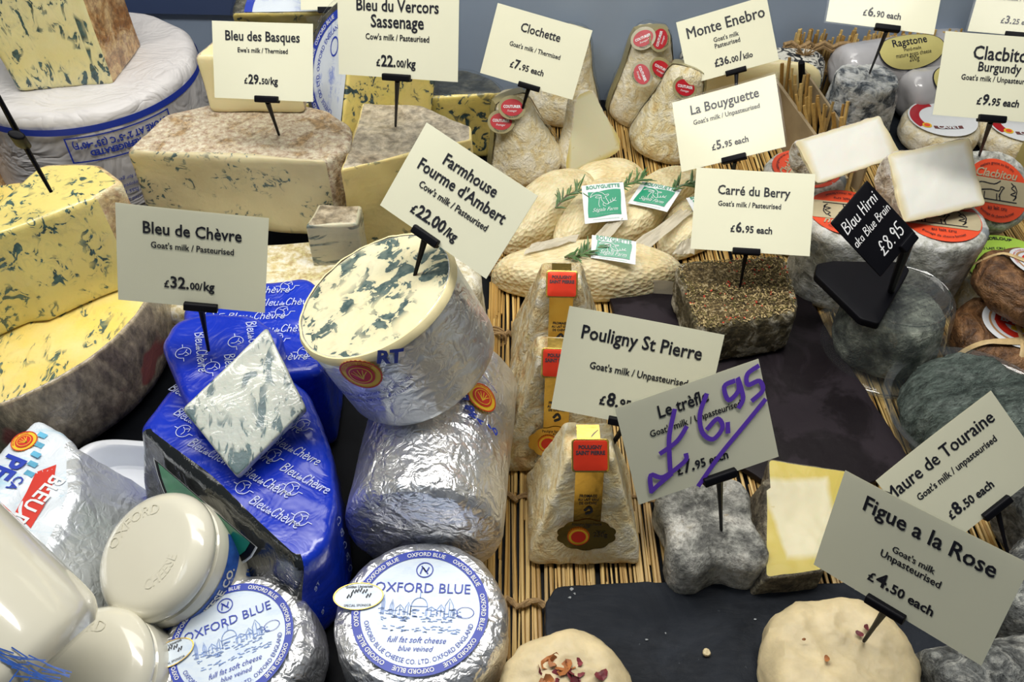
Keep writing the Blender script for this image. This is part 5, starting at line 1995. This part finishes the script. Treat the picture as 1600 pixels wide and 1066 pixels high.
def pyramid(label, p, rz, M_, seed, rx=0, B=.092, Tt=.034, H=.1):
    M = at(p, rz, rx)
    T = thing('pyramid_cheese', label, 'cheese', M, None)
    b = B / 2
    g = loft(polyr([(-b, -b), (b, -b), (b, b), (-b, b)], ['s'] * 4, .006, .003), H, .005, 8, 22, taper=lambda t: 1 - (1 - Tt / B) * min(1, t))
    g.disp((.0014, 26), (.0007, 70, 1), seed=seed)
    part(T, 'rind', g, M_)
    # front face frame: x right, y up the slope
    sl = math.atan2((B - Tt) / 2, H)
    F_ = Matrix.Translation((0, -Tt / 2 - .0016, H)) @ Matrix.Rotation(math.radians(90) - sl, 4, 'X')
    Ls = H / math.cos(sl)
    # gold strip
    part(T, 'gold_strip', grid(.0205, Ls * .6, 2, 10, .0012).mv(0, -Ls * .31).xf(F_), M_gold)
    g = G()
    v = [(0, 0, 0)]
    n = 72
    for i in range(n):
        a = 2 * PI * i / n
        r = .021 * (1 + .05 * abs(math.sin(5 * a)) * 1.8)
        v.append((r * math.cos(a), r * .68 * math.sin(a), 0))
    rs = part(T, 'gold_rosette', G(v, [(0, 1 + i, 1 + (i + 1) % n) for i in range(n)]).mv(0, -Ls * .66, .0018).xf(F_), M_gold)
    S = Matrix.Translation((0, -Ls * .66, .0018))
    part(rs, 'rosette_lettering', fit(txt('250g', 1, .0), .0105, .0105, 0, .0005).add(fit(txt('Pouligny Saint Pierre', 1, .01), .022, 0, .0105, .0005)).add(fit(txt('AOP', 1, .01), .005, 0, .0082, .0005)).add(fit(txt('Poids net', 1, .01), .007, .0105, .004, .0005)).xf(F_ @ S), M_ink, smooth=False)
    sd = part(rs, 'seal', scallop(.0082, z=.0006).mv(-.006, -.001).xf(F_ @ S), M_yellow_i)
    part(T, 'seal_centre', disc(.0056, 30, 1, z=.001).add(disc(.0082, 40, 1, r0=.0075, z=.001)).mv(-.006, -.001).xf(F_ @ S), M_red_i)
    part(T, 'strip_lettering', fit(txt('FROMAGE', 1, .03), .013, 0, -Ls * .3, .0017).add(fit(txt('AU LAIT CRU', 1, .03), .015, 0, -Ls * .3 - .0034, .0017)).add(fit(txt('DE CHEVRE', 1, .03), .013, 0, -Ls * .3 - .0068, .0017)).add(strokes([[(-.002, -Ls * .43), (.001, -Ls * .40), (.003, -Ls * .44), (-.001, -Ls * .46)]], .002, 3).mv(z=.0017)).xf(F_), M_ink, smooth=False)
    # red square on the top edge, folded over
    q = polyr([(-.0135, -.012), (.0135, -.012), (.0135, .012), (-.0135, .012)], ['s'] * 4, .003, .004)
    Q = Matrix.Translation((0, -Tt / 2 + .0005, H + .0035)) @ Matrix.Rotation(math.radians(38), 4, 'X')
    e = part(T, 'badge', loft(q, .0012, .0005, 2, 1).xf(Q), M_gold, label='gold-edged red badge')
    part(e, 'red_field', loft(polyr([(-.0122, -.0107), (.0122, -.0107), (.0122, .0107), (-.0122, .0107)], ['s'] * 4, .002, .004), .0015, .0002, 1, 1).xf(Q), M_redfoil)
    part(e, 'badge_lettering', fit(txt('POULIGNY', 1, .04), .017, 0, .006, .0018).add(fit(txt('SAINT PIERRE', 1, .04), .021, 0, .002, .0018)).xf(Q), M_ink, smooth=False)
    part(T, 'top_strip', grid(.017, .02, 1, 3).mv(0, .004, 0).xf(Matrix.Translation((0, -.0, H + .0012))), M_gold)


a, b = spot(824, 893, .006), spot(990, 888, .006)
yc = (a.y + b.y) / 2
pyramid('foremost pale pyramid cheese, its gold strip and rosette fully visible', ((a.x + b.x) / 2 + .003, yc + .047, .006), 0, M_pyr, 1, B=.088)
pyramid('middle pyramid cheese, its badge half behind the £8.95 card', (.037, yc + .138, .006), -2, M_pyr2, 2, B=.096)
pyramid('rearmost pyramid cheese with wrinkled sides and a red badge on top', (.043, yc + .226, .006), -2, M_pyr2, 3, B=.09, H=.105)

# clover-shaped ash cheese --------------------------------------------
M_ash = rind('grey_ash_rind', [(.13, .13, .12), (.3, .3, .27), (.46, .45, .41), (.58, .56, .5)], 34, 190, bump=1., bd=.003, dist=.3, speck=((.4, .28, .12), 40, .68))
zt = .047
p = spot(1112, 815, zt)
M = at((p.x, p.y, .0065), rz=5)
out = []
for i in range(150):
    a = 2 * PI * i / 150
    r = .0395 + .0062 * math.cos(4 * (a - PI / 4))
    if math.sin(a) < 0:
        r -= .0035 * max(0, math.cos(a + PI / 2)) ** 6
    out.append((r * math.cos(a) * 1.0, r * math.sin(a) * 1.12, 's'))
g = loft(out, zt - .0065, .01, 22, 6, rb=.006).disp((.0022, 26), (.0008, 90, 1), seed=13)
v2 = []
for x, y, z_ in g.v:
    if z_ > .03:
        for k in (-.021, -.007, .007, .021):
            z_ -= .0011 * math.exp(-((x - k) / .0011) ** 2)
    v2.append((x, y, z_))
g.v = v2
single('clover_cheese', 'grey ash-coated clover-shaped cheese below the card with purple writing', 'cheese', g, M_ash, M)

# wedge with yellow rim -------------------------------------------------
zt = .038
ws = [spot(1200, 716, zt), spot(1330, 736, zt), spot(1288, 893, zt), spot(1203, 905, zt)]
ctr = sum(ws, Vector()) / 4
M = at((ctr.x, ctr.y, .0065))
lp = local(M, ws)
g = loft(polyr(lp, ['rind'] * 4, .004, .003), zt - .0065, .002, 14, 8).map(lambda x, y, z_: (x - (.012 * (1 - z_ / .043) if x < -.02 else 0), y, z_)).disp((.0009, 40), (.0004, 120), seed=17)
T = thing('cut_goat_cheese', 'piece with ivory cut face and furry grey rind, right of the clover cheese', 'cheese', M)
part(T, 'cut_face', g, rimpaste('ivory_yellow_rim_paste', (.72, .66, .44), (.6, .48, .1), .034, .052, -.12, lo=.62, hi=.74, coat=.2), ('top',))
part(T, 'rind', g, rind('furry_grey_rind', [(.08, .07, .05), (.2, .17, .12), (.36, .32, .22)], 60, 220, bump=1., bd=.004), ('rind', 'bottom'))

# figs with rose: soft rounds --------------------------------------------
M_soft = plain('soft_cream_curd', (.68, .56, .33), .5, var=.18, nscale=45, bump=.5, bd=.004, sss=.2)
M_petal = plain('dried_rose_petal', (.2, .03, .04), .6, var=.5, nscale=120, bump=.3)
M_petal2 = plain('dried_rose_petal_brown', (.38, .14, .04), .6, var=.4, nscale=120, bump=.3)


def softround(label, p, R, H, seed, petals):
    M = at(p)
    T = thing('soft_round_cheese', label, 'cheese', M, None)
    g = loft(circ(R, 110, 's'), H, H * .42, 16, 4, rb=H * .3).disp((.005, 20), (.0018, 45, 1), (.0007, 110, 1), seed=seed)
    part(T, 'curd', g, M_soft)
    rr = random.Random(seed)
    for (dx, dy, s_, m_) in petals:
        q = disc(s_, 9, 2, ry=s_ * .6)
        q.v = [(x + s_ * .25 * noise.noise(Vector((x * 300, y * 300, s_ * 999))), y, s_ * .8 * noise.noise(Vector((x * 180, y * 180, dx * 999))) + abs(x) * .4) for x, y, z_ in q.v]
        part(T, 'petal', q.rot(rr.uniform(-30, 30), rr.uniform(-30, 30), rr.uniform(0, 360)).mv(dx, dy, H + .002), M_petal if m_ else M_petal2)
    return T


p = spot(1320, 1035, .05)
softround('cream soft round in the lower right corner, stuck with the £4.50 card', Vector((p.x, p.y, .014)), .051, .042, 3, [(.012, .016, .003, 1), (.018, .02, .004, 1), (-.014, -.002, .003, 0), (-.026, .012, .0015, 0)])
p = spot(886, 1075, .045)
rr = random.Random(5)
softround('cream soft round with dried rose petals on top, at the bottom edge', Vector((p.x, p.y, .014)), .043, .034, 9, [(rr.uniform(-.017, .008), rr.uniform(-.006, .016), rr.uniform(.004, .0075), rr.random() < .65) for _ in range(20)] + [(.022, .006, .006, 1), (.02, -.008, .005, 1)])
single('crumb', 'tiny pale crumb on the front slate board', 'crumb', loft(circ(.003, 12), .003, .001, 2, 1).disp((.001, 300)), M_soft, at(spot(1104, 1022, .0145)))

# ash logs, lower right ---------------------------------------------------
M_ashlog = rind('mottled_ash_rind', [(.07, .075, .075), (.22, .23, .22), (.5, .5, .46)], 60, 160, bump=1., bd=.004, dist=1.5)


def log(name, label, A, B, R, mat, seed, cat='cheese', amp=.0015, parts=None, rr=.008):
    A, B = Vector(A), Vector(B)
    d = B - A
    L = d.length
    M = frame(A, Vector((0, 0, 1)).cross(d), d)
    T = thing(name, label, cat, M)
    g = loft(circ(R, 72), L, rr, 8, max(8, int(L / .005))).disp((amp, 30), (amp * .5, 90, 1), seed=seed)
    part(T, 'rind' if parts is None else parts, g, mat)
    return T


log('ash_log', 'grey ash-coated log in the bottom right corner, below the £4.50 card', spot(1450, 1090, .034), spot(1640, 1060, .034), .029, M_ashlog, 2)
log('ash_log', 'grey ash-coated log at the right edge, under the tilted £8.50 card', spot(1565, 985, .034), spot(1650, 880, .034), .027, M_ashlog, 3)
log('ash_log', 'ash-coated log behind the £8.50 card, only its end in view', spot(1585, 830, .034), spot(1700, 770, .034), .027, M_ashlog, 4)

# barrels with orange labels ------------------------------------------------
M_grw = rind('grey_white_rind', [(.34, .34, .29), (.52, .52, .47), (.66, .66, .62), (.78, .76, .7)], 20, 130, bump=.7, bd=.003, dist=.3, speck=((.3, .33, .34), 24, .6))


def orange_label(T, Mx, r, rz=0):
    Mx = Mx @ Matrix.Rotation(math.radians(rz), 4, 'Z')
    a = part(T, 'label', disc(r, 56, 2).xf(Mx), M_orange, label='round orange-red label')
    n = 30
    v = []
    for i in range(n + 1):
        x = (-.97 + 1.94 * i / n) * r
        yy = math.sqrt(max(0, r * r * .96 - x * x))
        v += [(x, -min(yy, r * .42), .0005), (x, min(yy, r * .36 + .0 * x), .0005)]
    part(a, 'tan_field', G(v, [(2 * i, 2 * i + 2, 2 * i + 3, 2 * i + 1) for i in range(n)]).xf(Mx), M_tan_i)
    part(a, 'title', fit(txt('Clacbitou', 1, .02, .9, .4), r * 1.3, 0, r * .52, .0008).xf(Mx), M_tan_i, smooth=False)
    g = ringtext('matiere grasse au lait cru', r * .82, r * .12, 90, .01).add(ringtext('fromage de chevre fermier', r * .86, r * .12, -90, .01, True)).add(fit(txt('au lait cru', 1, .01), r * .6, 0, -r * .56))
    s = [[(-.62, .1), (-.5, .2), (-.1, .18), (.1, .3)], [(-.5, -.05), (-.2, 0), (.05, -.02), (.12, .12), (.22, .1), (.15, .02), (.05, -.2)], [(-.5, -.05), (-.5, -.3)], [(-.4, -.1), (-.42, -.3)], [(-.02, -.12), (-.02, -.3)], [(.07, -.12), (.08, -.3)],
         [(.45, .28), (.52, .2), (.45, .12), (.58, .02), (.42, -.08), (.6, -.12), (.5, -.25)], [(.55, .22), (.62, .05), (.55, -.2)], [(-.7, -.32), (.6, -.32)]]
    g.add(strokes([[(x * r, y * r) for x, y in q] for q in s], r * .03, 3))
    part(a, 'lettering', g.mv(z=.001).xf(Mx), M_ink, smooth=False)


def barrel(label, p, R, H, seed, rz=0, rx=0, ry=0, lab=True, lrz=0, taper=.1):
    M = at(p, rz, rx, ry)
    T = thing('tall_goat_cheese', label, 'cheese', M, None)
    g = loft(circ(R, 84), H, .007, 8, 16, taper=lambda t: 1 - taper * (1 - t)).disp((.0025, 24), (.0009, 80, 1), seed=seed)
    part(T, 'rind', g, M_grw)
    if lab:
        orange_label(T, Matrix.Translation((0, 0, H + .0024)), R * .82, lrz)


p = spot(1468, 344, .1)
barrel('tall barrel cheese with orange label, right one, behind the clear dome', Vector((p.x, p.y, .006)), .045, .095, 3, lrz=-12, taper=.16)
p = spot(1322, 336, .095)
barrel('tall barrel cheese with orange label, left one, behind the black card', Vector((p.x, p.y, .006)), .044, .09, 6, lrz=170)
p = spot(1262, 276, .09)
barrel('barrel cheese mostly hidden behind the left white-faced half', Vector((p.x, p.y + .01, .006)), .042, .085, 9, lrz=60)
n5 = Vector((.12, -.55, .83)).normalized()
q = spot(1556, 292, .085)
M5 = frame(q - n5 * .07, (1, .1, -.1), n5)
T = thing('tall_goat_cheese', 'tilted barrel cheese showing its whole orange label, at the right edge', 'cheese', M5)
part(T, 'rind', loft(circ(.044, 84), .068, .007, 8, 12).disp((.002, 24), (.0008, 80, 1), seed=12), M_grw)
orange_label(T, Matrix.Translation((0, -.004, .0705)), .0345, -8)

# two halves with white cut faces -------------------------------------------
M_hrind = rind('grey_pink_rind', [(.34, .27, .18), (.62, .56, .47), (.78, .75, .68)], 40, 140, bump=.9, bd=.003, speck=((.3, .22, .1), 40, .64))


def half(label, pix, zs, seed):
    q = [spot(u, v, z_) for (u, v), z_ in zip(pix, zs)]
    ctr = sum(q, Vector()) / 4
    X = (q[1] - q[0] + q[2] - q[3]) / 2
    Y = (q[0] - q[3] + q[1] - q[2]) / 2
    nn = X.cross(Y).normalized()
    M = frame(ctr, X, nn)
    T = thing('halved_goat_cheese', label, 'cheese', M)
    W, H = X.length, Y.length
    a = H / 2
    pts = [(-a, 0), (a, 0)] + [(a * .98 * math.cos(t), -a * .9 * math.sin(t) - .004) for t in [PI * i / 12 for i in range(0, 13)]]
    g = loft(polyr(pts, ['cut'] + ['rind'] * (len(pts) - 1), .003, .003), W, .0035, 8, 26)
    g.mv(0, 0, -W / 2)
    g.v = [(z_, x, y) for x, y, z_ in g.v]
    sk = M.inverted().to_3x3() @ Y
    g.t = ['rind' if t in ('top', 'bottom') else t for t in g.t]
    g.f = [q_ for q_ in g.f]
    g.map(lambda x, y, z_: (x + sk.x * y / sk.y, y, z_)).disp((.0016, 50), (.0011, 140), seed=seed)
    g.v = [(x, y, z_ * .3 if z_ > -.002 else z_) for x, y, z_ in g.v]
    part(T, 'cut_face', g, rimpaste('white_core_paste', (.93, .92, .84), (.78, .68, .42), W / 2, H / 2, lo=.8, hi=.97, pit=.1), ('cut',))
    part(T, 'rind', g, M_hrind, ('rind',))


half('left half cheese with bright white cut face, behind the £6.95 card corner', [(1240, 213), (1378, 187), (1405, 236), (1280, 296)], [.155, .155, .128, .124], 3)
half('right half cheese with bright white cut face, on the orange-labelled barrel', [(1380, 242), (1520, 214), (1534, 321), (1418, 347)], [.157, .157, .116, .114], 5)

# ash cone -----------------------------------------------------------------
p = spot(1357, 116, .088)
M = at((p.x, p.y, .0145), rz=10)
g = loft(circ(.036, 84), .072, .005, 8, 16, taper=lambda t: 1.2 - .2 * t).disp((.0016, 30), (.0012, 75, 1), seed=19)
single('ash_cone_cheese', 'small truncated cone with marbled ash rind, stuck with the £6.90 card', 'cheese', g,
       rind('marbled_ash_rind', [(.08, .1, .12), (.35, .37, .38), (.7, .71, .68), (.82, .82, .78)], 60, 120, bump=1., bd=.004, dist=.7), M)
# wrapped white logs ---------------------------------------------------------
M_wlog = plain('filmed_white_log', (.5, .49, .5), .3, var=.12, nscale=14, bump=.4, bd=.004, coat=.9)
M_ylab = plain('pale_gold_label', (.62, .55, .2), .35, var=.04, bump=.02)


def wraplog(label, A, B, R, seed, off):
    T = log('wrapped_white_log', label, A, B, R, M_wlog, seed, amp=.0012, parts='film_wrap', rr=.014)
    M = T.matrix_world
    tc = M.inverted().to_3x3() @ Vector((0, -.62, .8))
    ac = math.atan2(tc.y, tc.x)
    up = M.inverted().to_3x3() @ Vector((0, 0, 1))
    sg = 1 if up.dot(Vector((-math.sin(ac), math.cos(ac), 0))) > 0 else -1
    fm = lambda x, y, z_: ((R + .0024 + z_) * math.cos(ac + sg * y / R), (R + .0024 + z_) * math.sin(ac + sg * y / R), off + x)
    a = part(T, 'label_edge', disc(.047, 60, 4, ry=.0235).map(fm), M_ink)
    part(T, 'label', disc(.0455, 60, 4, ry=.0222, z=.0004).map(fm), M_ylab, label='pale gold oval label')
    g = fit(txt('Ragstone', 1, .01, .9, .4), .05, 0, .009, .0009).add(fit(txt('Hand-made', 1, .0), .024, 0, .0005, .0009)).add(fit(txt('mature goats cheese', 1, .0), .05, 0, -.006, .0009)).add(fit(txt('200g', 1, 0), .014, 0, -.0115, .0009))
    part(T, 'lettering', g.map(fm), M_ink, smooth=False)


wraplog('film-wrapped white log with gold label, rear one, before the straw crate', spot(1308, 112, .068), spot(1500, 80, .068), .031, 3, .085)
wraplog('film-wrapped white log with gold oval label, front one, behind the ash cone', spot(1408, 150, .046), spot(1575, 122, .046), .03, 4, .07)
p = spot(1500, 70, .05)
single('paper_wrapped_cheese', 'cheese in crinkled pale paper at the top right between two cards', 'cheese', loft(circ(.05, 70), .09, .01, 8, 10).disp((.003, 30, 1), (.0012, 90, 1), seed=4), rind('crinkled_paper', [(.36, .3, .2), (.55, .5, .38), (.7, .66, .54)], 50, 140, bump=1., bd=.004, coat=.3), at((.6, 1.0, .006)))

# small labelled rounds -------------------------------------------------------
def smallround(label, p, seed, text):
    M = at(p, rz=0)
    T = thing('small_round_cheese', label, 'cheese', M, None)
    part(T, 'rind', loft(circ(.046, 80), .031, .011, 10, 4, rb=.01).disp((.0015, 30), (.0008, 110), seed=seed), M_bloom)
    a = part(T, 'label', disc(.04, 56, 4, z=.0335), M_white_p)
    v = []
    n = 20
    for r in (.027, .038):
        v += [(r * math.cos(math.radians(100 + 110 * i / n)), r * math.sin(math.radians(100 + 110 * i / n)), .0339) for i in range(n + 1)]
    part(a, 'crimson_arc', G(v, [(i, n + 1 + i, n + 2 + i, i + 1) for i in range(n)]), M_crim)
    part(a, 'banner', grid(.034, .006, 8, 1, .034).map(lambda x, y, z_: (x, y - .0215 + 4 * x * x, z_)), M_brownp)
    part(a, 'banner_lettering', fit(txt(text, 1, .04), .026, 0, 0, .0345).map(lambda x, y, z_: (x, y - .0215 + 4 * x * x, z_)), M_white_p, smooth=False)
    part(a, 'seal', disc(.0055, 24, 1, z=.034).mv(-.024, -.016), M_yellow_i)
    part(a, 'seal_centre', disc(.0035, 24, 1, z=.0343).mv(-.024, -.016), M_orange)


p = spot(1472, 187, .046)
smallround('small white labelled round, left one, on the black slate at upper right', Vector((p.x, p.y, .0145)), 2, 'CAVET')
p = spot(1598, 196, .046)
smallround('small white labelled round, right one, cut by the right frame edge', Vector((p.x, p.y, .0145)), 5, 'CAVET')

# leaf-wrapped rounds ------------------------------------------------------------
M_leaf = rind('brown_dried_leaf', [(.07, .03, .012), (.17, .08, .03), (.27, .14, .06)], 24, 90, bump=.8, bd=.004, rough=.45, dist=1.5)
M_leafd = plain('leaf_vein', (.1, .05, .02), .5, var=.2, bump=.1)
M_raff = plain('raffia', (.62, .45, .22), .5, var=.2, nscale=120, bump=.4)


def leafround(label, p, R, H, seed, rz=0, rx=0, ry=0, lab=(0, 0)):
    M = at(p, rz, rx, ry)
    T = thing('leaf_wrapped_cheese', label, 'cheese', M, None)
    g = loft(circ(R, 90), H, H * .42, 12, 4, rb=H * .36).disp((.0024, 30, 1), (.001, 80, 1), seed=seed)
    part(T, 'leaf_wrap', g, M_leaf)

    def over(ang, w_, off):
        pts = []
        for i in range(41):
            t = -1.28 + 2.56 * i / 40
            s_ = math.copysign(min(1, abs(t)), t) if abs(t) <= 1 else math.copysign(1, t)
            if abs(t) <= 1:
                x = R * 1.05 * math.sin(t * PI / 2 * .96)
                z_ = H + .006 - max(0, abs(x) - R * .62) ** 2 / (R * .38) ** 2 * H * .45
            else:
                x = math.copysign(R * 1.075, t)
                z_ = H * .58 - (abs(t) - 1) / .28 * H * .45
            pts.append((x, off + .002 * math.sin(i * .3), z_))
        v = []
        for k, q in enumerate(pts):
            for j in (-1, 0, 1):
                v.append((q[0], q[1] + j * w_ / 2, q[2] - abs(j) * .0008))
        return G(v, [(3 * k + j, 3 * k + j + 1, 3 * k + j + 4, 3 * k + j + 3) for k in range(40) for j in (0, 1)]).rot(0, 0, ang)
    lx, ly = lab
    a = part(T, 'label', disc(.033, 56, 4, z=H + .0042).mv(lx, ly), M_white_p, label='round white, red and tan label')
    part(a, 'tan_ring', disc(.0275, 56, 1, r0=.0255, z=H + .0046).mv(lx, ly), plain('tan_ring', (.5, .27, .12), .4, bump=0))
    part(a, 'red_field', disc(.022, 48, 1, r0=.014, z=H + .0046).mv(lx, ly), M_red_i)
    part(a, 'red_bar', grid(.044, .012, 1, 1, H + .0048).mv(lx, ly), M_red_i)
    part(a, 'bar_lettering', fit(txt('BANON', 1, .03), .034, 0, 0, H + .0052).mv(lx, ly), M_white_p, smooth=False)
    part(a, 'yellow_mark', grid(.014, .006, 1, 1, H + .005).mv(lx, ly - .009), M_yellow_i)
    part(a, 'lettering', ringtext('Fabrique en Provence - fromage au lait de chevre', .0285, .003, 90, .01).mv(lx, ly, H + .005), M_red_i, smooth=False)
    for k, (ang, w_, off) in enumerate(((25, .0055, -.024), (33, .0045, -.018), (112, .006, -.002), (104, .0045, .004))):
        part(T, 'raffia_band', over(ang, w_, off), M_raff)


p = spot(1580, 520, .035)
leafround('lower brown leaf-wrapped cheese tied with raffia, on the straw mat', Vector((p.x + .004, p.y, .006)), .052, .036, 3, rz=-28)
p = spot(1612, 445, .08)
leafround('brown leaf-wrapped cheese tied with raffia, lying on top of the other', Vector((p.x + .004, p.y + .004, .052)), .05, .036, 7, rz=40, ry=14, lab=(.004, .0))
p = spot(1625, 590, .03)
leafround('corner of a brown leaf-wrapped cheese at the right edge beside the green-grey cheese', Vector((p.x + .025, p.y, .006)), .05, .03, 11)
# lime label round
p = spot(1575, 412, .05)
M = at((p.x, p.y, .006))
T = thing('lime_label_cheese', 'pale round with lime-green label behind the leaf-wrapped cheeses', 'cheese', M)
part(T, 'rind', loft(circ(.05, 72), .043, .008, 8, 6).disp((.0015, 30), seed=4), M_bloom2)
a = part(T, 'label', disc(.044, 60, 3, z=.045), M_lime, label='round lime-green label')
part(a, 'lettering', ringtext('ROUZIN VERTE PASDELOUP', .036, .0062, 120, .03).add(fit(txt('AU LAIT CRU', 1, .02), .026).mv(-.008, .022)).add(strokes([[(-.02, .01), (-.01, .016), (0, .008)], [(-.016, .004), (-.004, .01), (.004, .002)]], .0006, 3)).mv(z=.0455), M_ink, smooth=False)
single('small_wooden_box', 'olive-yellow box at the right edge behind the orange-labelled barrel', 'box', box(.09, .12, .07, b=.004), plain('olive_board', (.42, .36, .13), .5, var=.1), at((spot(1640, 300, 0).x, spot(1600, 330, 0).y, .041)))

# clear dome with a mould-ripened cheese ------------------------------------------
p = spot(1376, 541, .012)
M = at((p.x, p.y, .006), rz=20)
T = thing('domed_cheese', 'dark mould-ripened cheese under a clear plastic dome, below the black base', 'cheese', M)
M_mould = rind('dark_mould_rind', [(.05, .06, .05), (.13, .145, .12), (.24, .26, .21), (.42, .42, .36)], 26, 110, bump=1., bd=.005, dist=.5)
part(T, 'cheese', loft(circ(.047, 84, 's'), .054, .014, 10, 10, taper=lambda t: 1 - .08 * t).disp((.002, 30, 1), (.001, 80, 1), seed=6).mv(z=.003), M_mould)
pr = smoothprof([(0, .072), (.03, .072), (.0405, .0722), (.042, .0735), (.044, .0722), (.047, .07), (.0505, .05), (.054, .02), (.056, .009), (.0565, .006), (.061, .0055), (.0635, .004), (.064, .001)], .003)
pr2 = [(max(r - .0008, 0), z_ - .0008) for r, z_ in pr]
part(T, 'dome', revolve(pr, 90), M_clear)
part(T, 'dome_base', revolve([(0, .0015), (.05, .0015), (.062, .0022), (.066, .004), (.067, .0065), (.066, .0045), (.062, .001), (0, .0005)], 90), M_clear)
rg = tube([(.0635 * math.cos(2 * PI * i / 60), .0635 * math.sin(2 * PI * i / 60), .0055) for i in range(61)], .0007, 5)
part(T, 'base_rim', rg, clear('clear_rim', .05, (.9, .92, .92), .5))
part(T, 'top_rim', (tube([(.043 * math.cos(2 * PI * i / 60), .043 * math.sin(2 * PI * i / 60), .0735) for i in range(61)], .0006, 5)), clear('clear_rim', .05, (.9, .92, .92), .5))
g = G()
for i in range(11):
    y = .024 - i * .0046
    hw = math.sqrt(max(.0001, .031 ** 2 - y * y))
    g.add(fit(txt('ingredients lait cru de chevre sel presure ferments'[:max(10, int(hw * 1500))], 1, .0), hw * 1.75, 0, y, .0733))
g.add(disc(.0042, 20, 1, r0=.0038, z=.0733, ry=.003).mv(0, -.029))
part(T, 'embossed_print', g.rot(0, 0, 5), M_ink, smooth=False)

# green-grey cheese in its clear dish ---------------------------------------------
M_gg = rind('green_grey_ash', [(.05, .07, .06), (.11, .145, .125), (.18, .22, .195)], 26, 110, bump=1., bd=.006, rough=.6, dist=.6, st=(1, 2.4, 1))
p = spot(1528, 645, .035)
M = at((p.x, p.y, .006), rz=15)
T = thing('dish_cheese', 'folded green-grey cheese in a clear dish above the tilted £8.50 card', 'cheese', M)
g = loft(circ(.059, 120, 's'), .05, .026, 18, 6, rb=.015)
g.disp((.003, 22), (.003, 40, 1), (.0013, 110, 1), seed=23)
part(T, 'curd', g.mv(z=.003), M_gg)
pr = [(0, .0015), (.056, .0015), (.061, .004), (.066, .018), (.069, .03), (.075, .032), (.076, .0335), (.0745, .0335), (.0685, .0315), (.0655, .019), (.0605, .0055), (.0555, .0028), (0, .0028)]
part(T, 'dish', revolve(pr, 90).mv(-.004, 0, 0), M_clear)

# black plastic corner by the halves
single('black_plastic_tray', 'corner of a black plastic tray beside the left half cheese', 'tray', box(.03, .02, .05, b=.004), M_black, at(spot(1283, 205, .03)))
# ---------------------------------------------------------------- groups of repeated things
GR = {'price_card': 'price cards on black sticks', 'bell_cheese': 'bell-shaped goat cheeses', 'pyramid_cheese': 'pyramid cheeses with gold strips',
      'long_goat_cheese': 'long cream cheeses with cloth print', 'farm_sticker': 'green goat-head stickers', 'rosemary_sprig': 'rosemary sprigs on the long cheeses',
      'waxed_paper_sheet': 'waxed paper under the long cheeses', 'tall_goat_cheese': 'barrel cheeses with orange labels', 'halved_goat_cheese': 'halves with white cut faces',
      'bagged_blue_cheese': 'blue printed bags', 'half_blue_cheese': 'film-wrapped halves with blue labels', 'stoneware_pot': 'cream stoneware pots',
      'foil_round_cheese': 'foil-wrapped rounds with blue labels', 'soft_round_cheese': 'soft rounds with rose petals', 'ash_log': 'ash-coated logs',
      'leaf_wrapped_cheese': 'leaf-wrapped rounds tied with raffia', 'small_round_cheese': 'small white labelled rounds', 'wrapped_white_log': 'film-wrapped logs with gold labels',
      'slate_board': 'slate boards', 'blue_cheese_wedge': 'yellow blue-veined wedges', 'cheese_wedge': 'grey-rinded wedges'}
for o in sc.objects:
    if o.parent is None and o.get('category'):
        k = o.name.split('.')[0]
        if k in GR and not o.get('group'):
            o['group'] = GR[k]
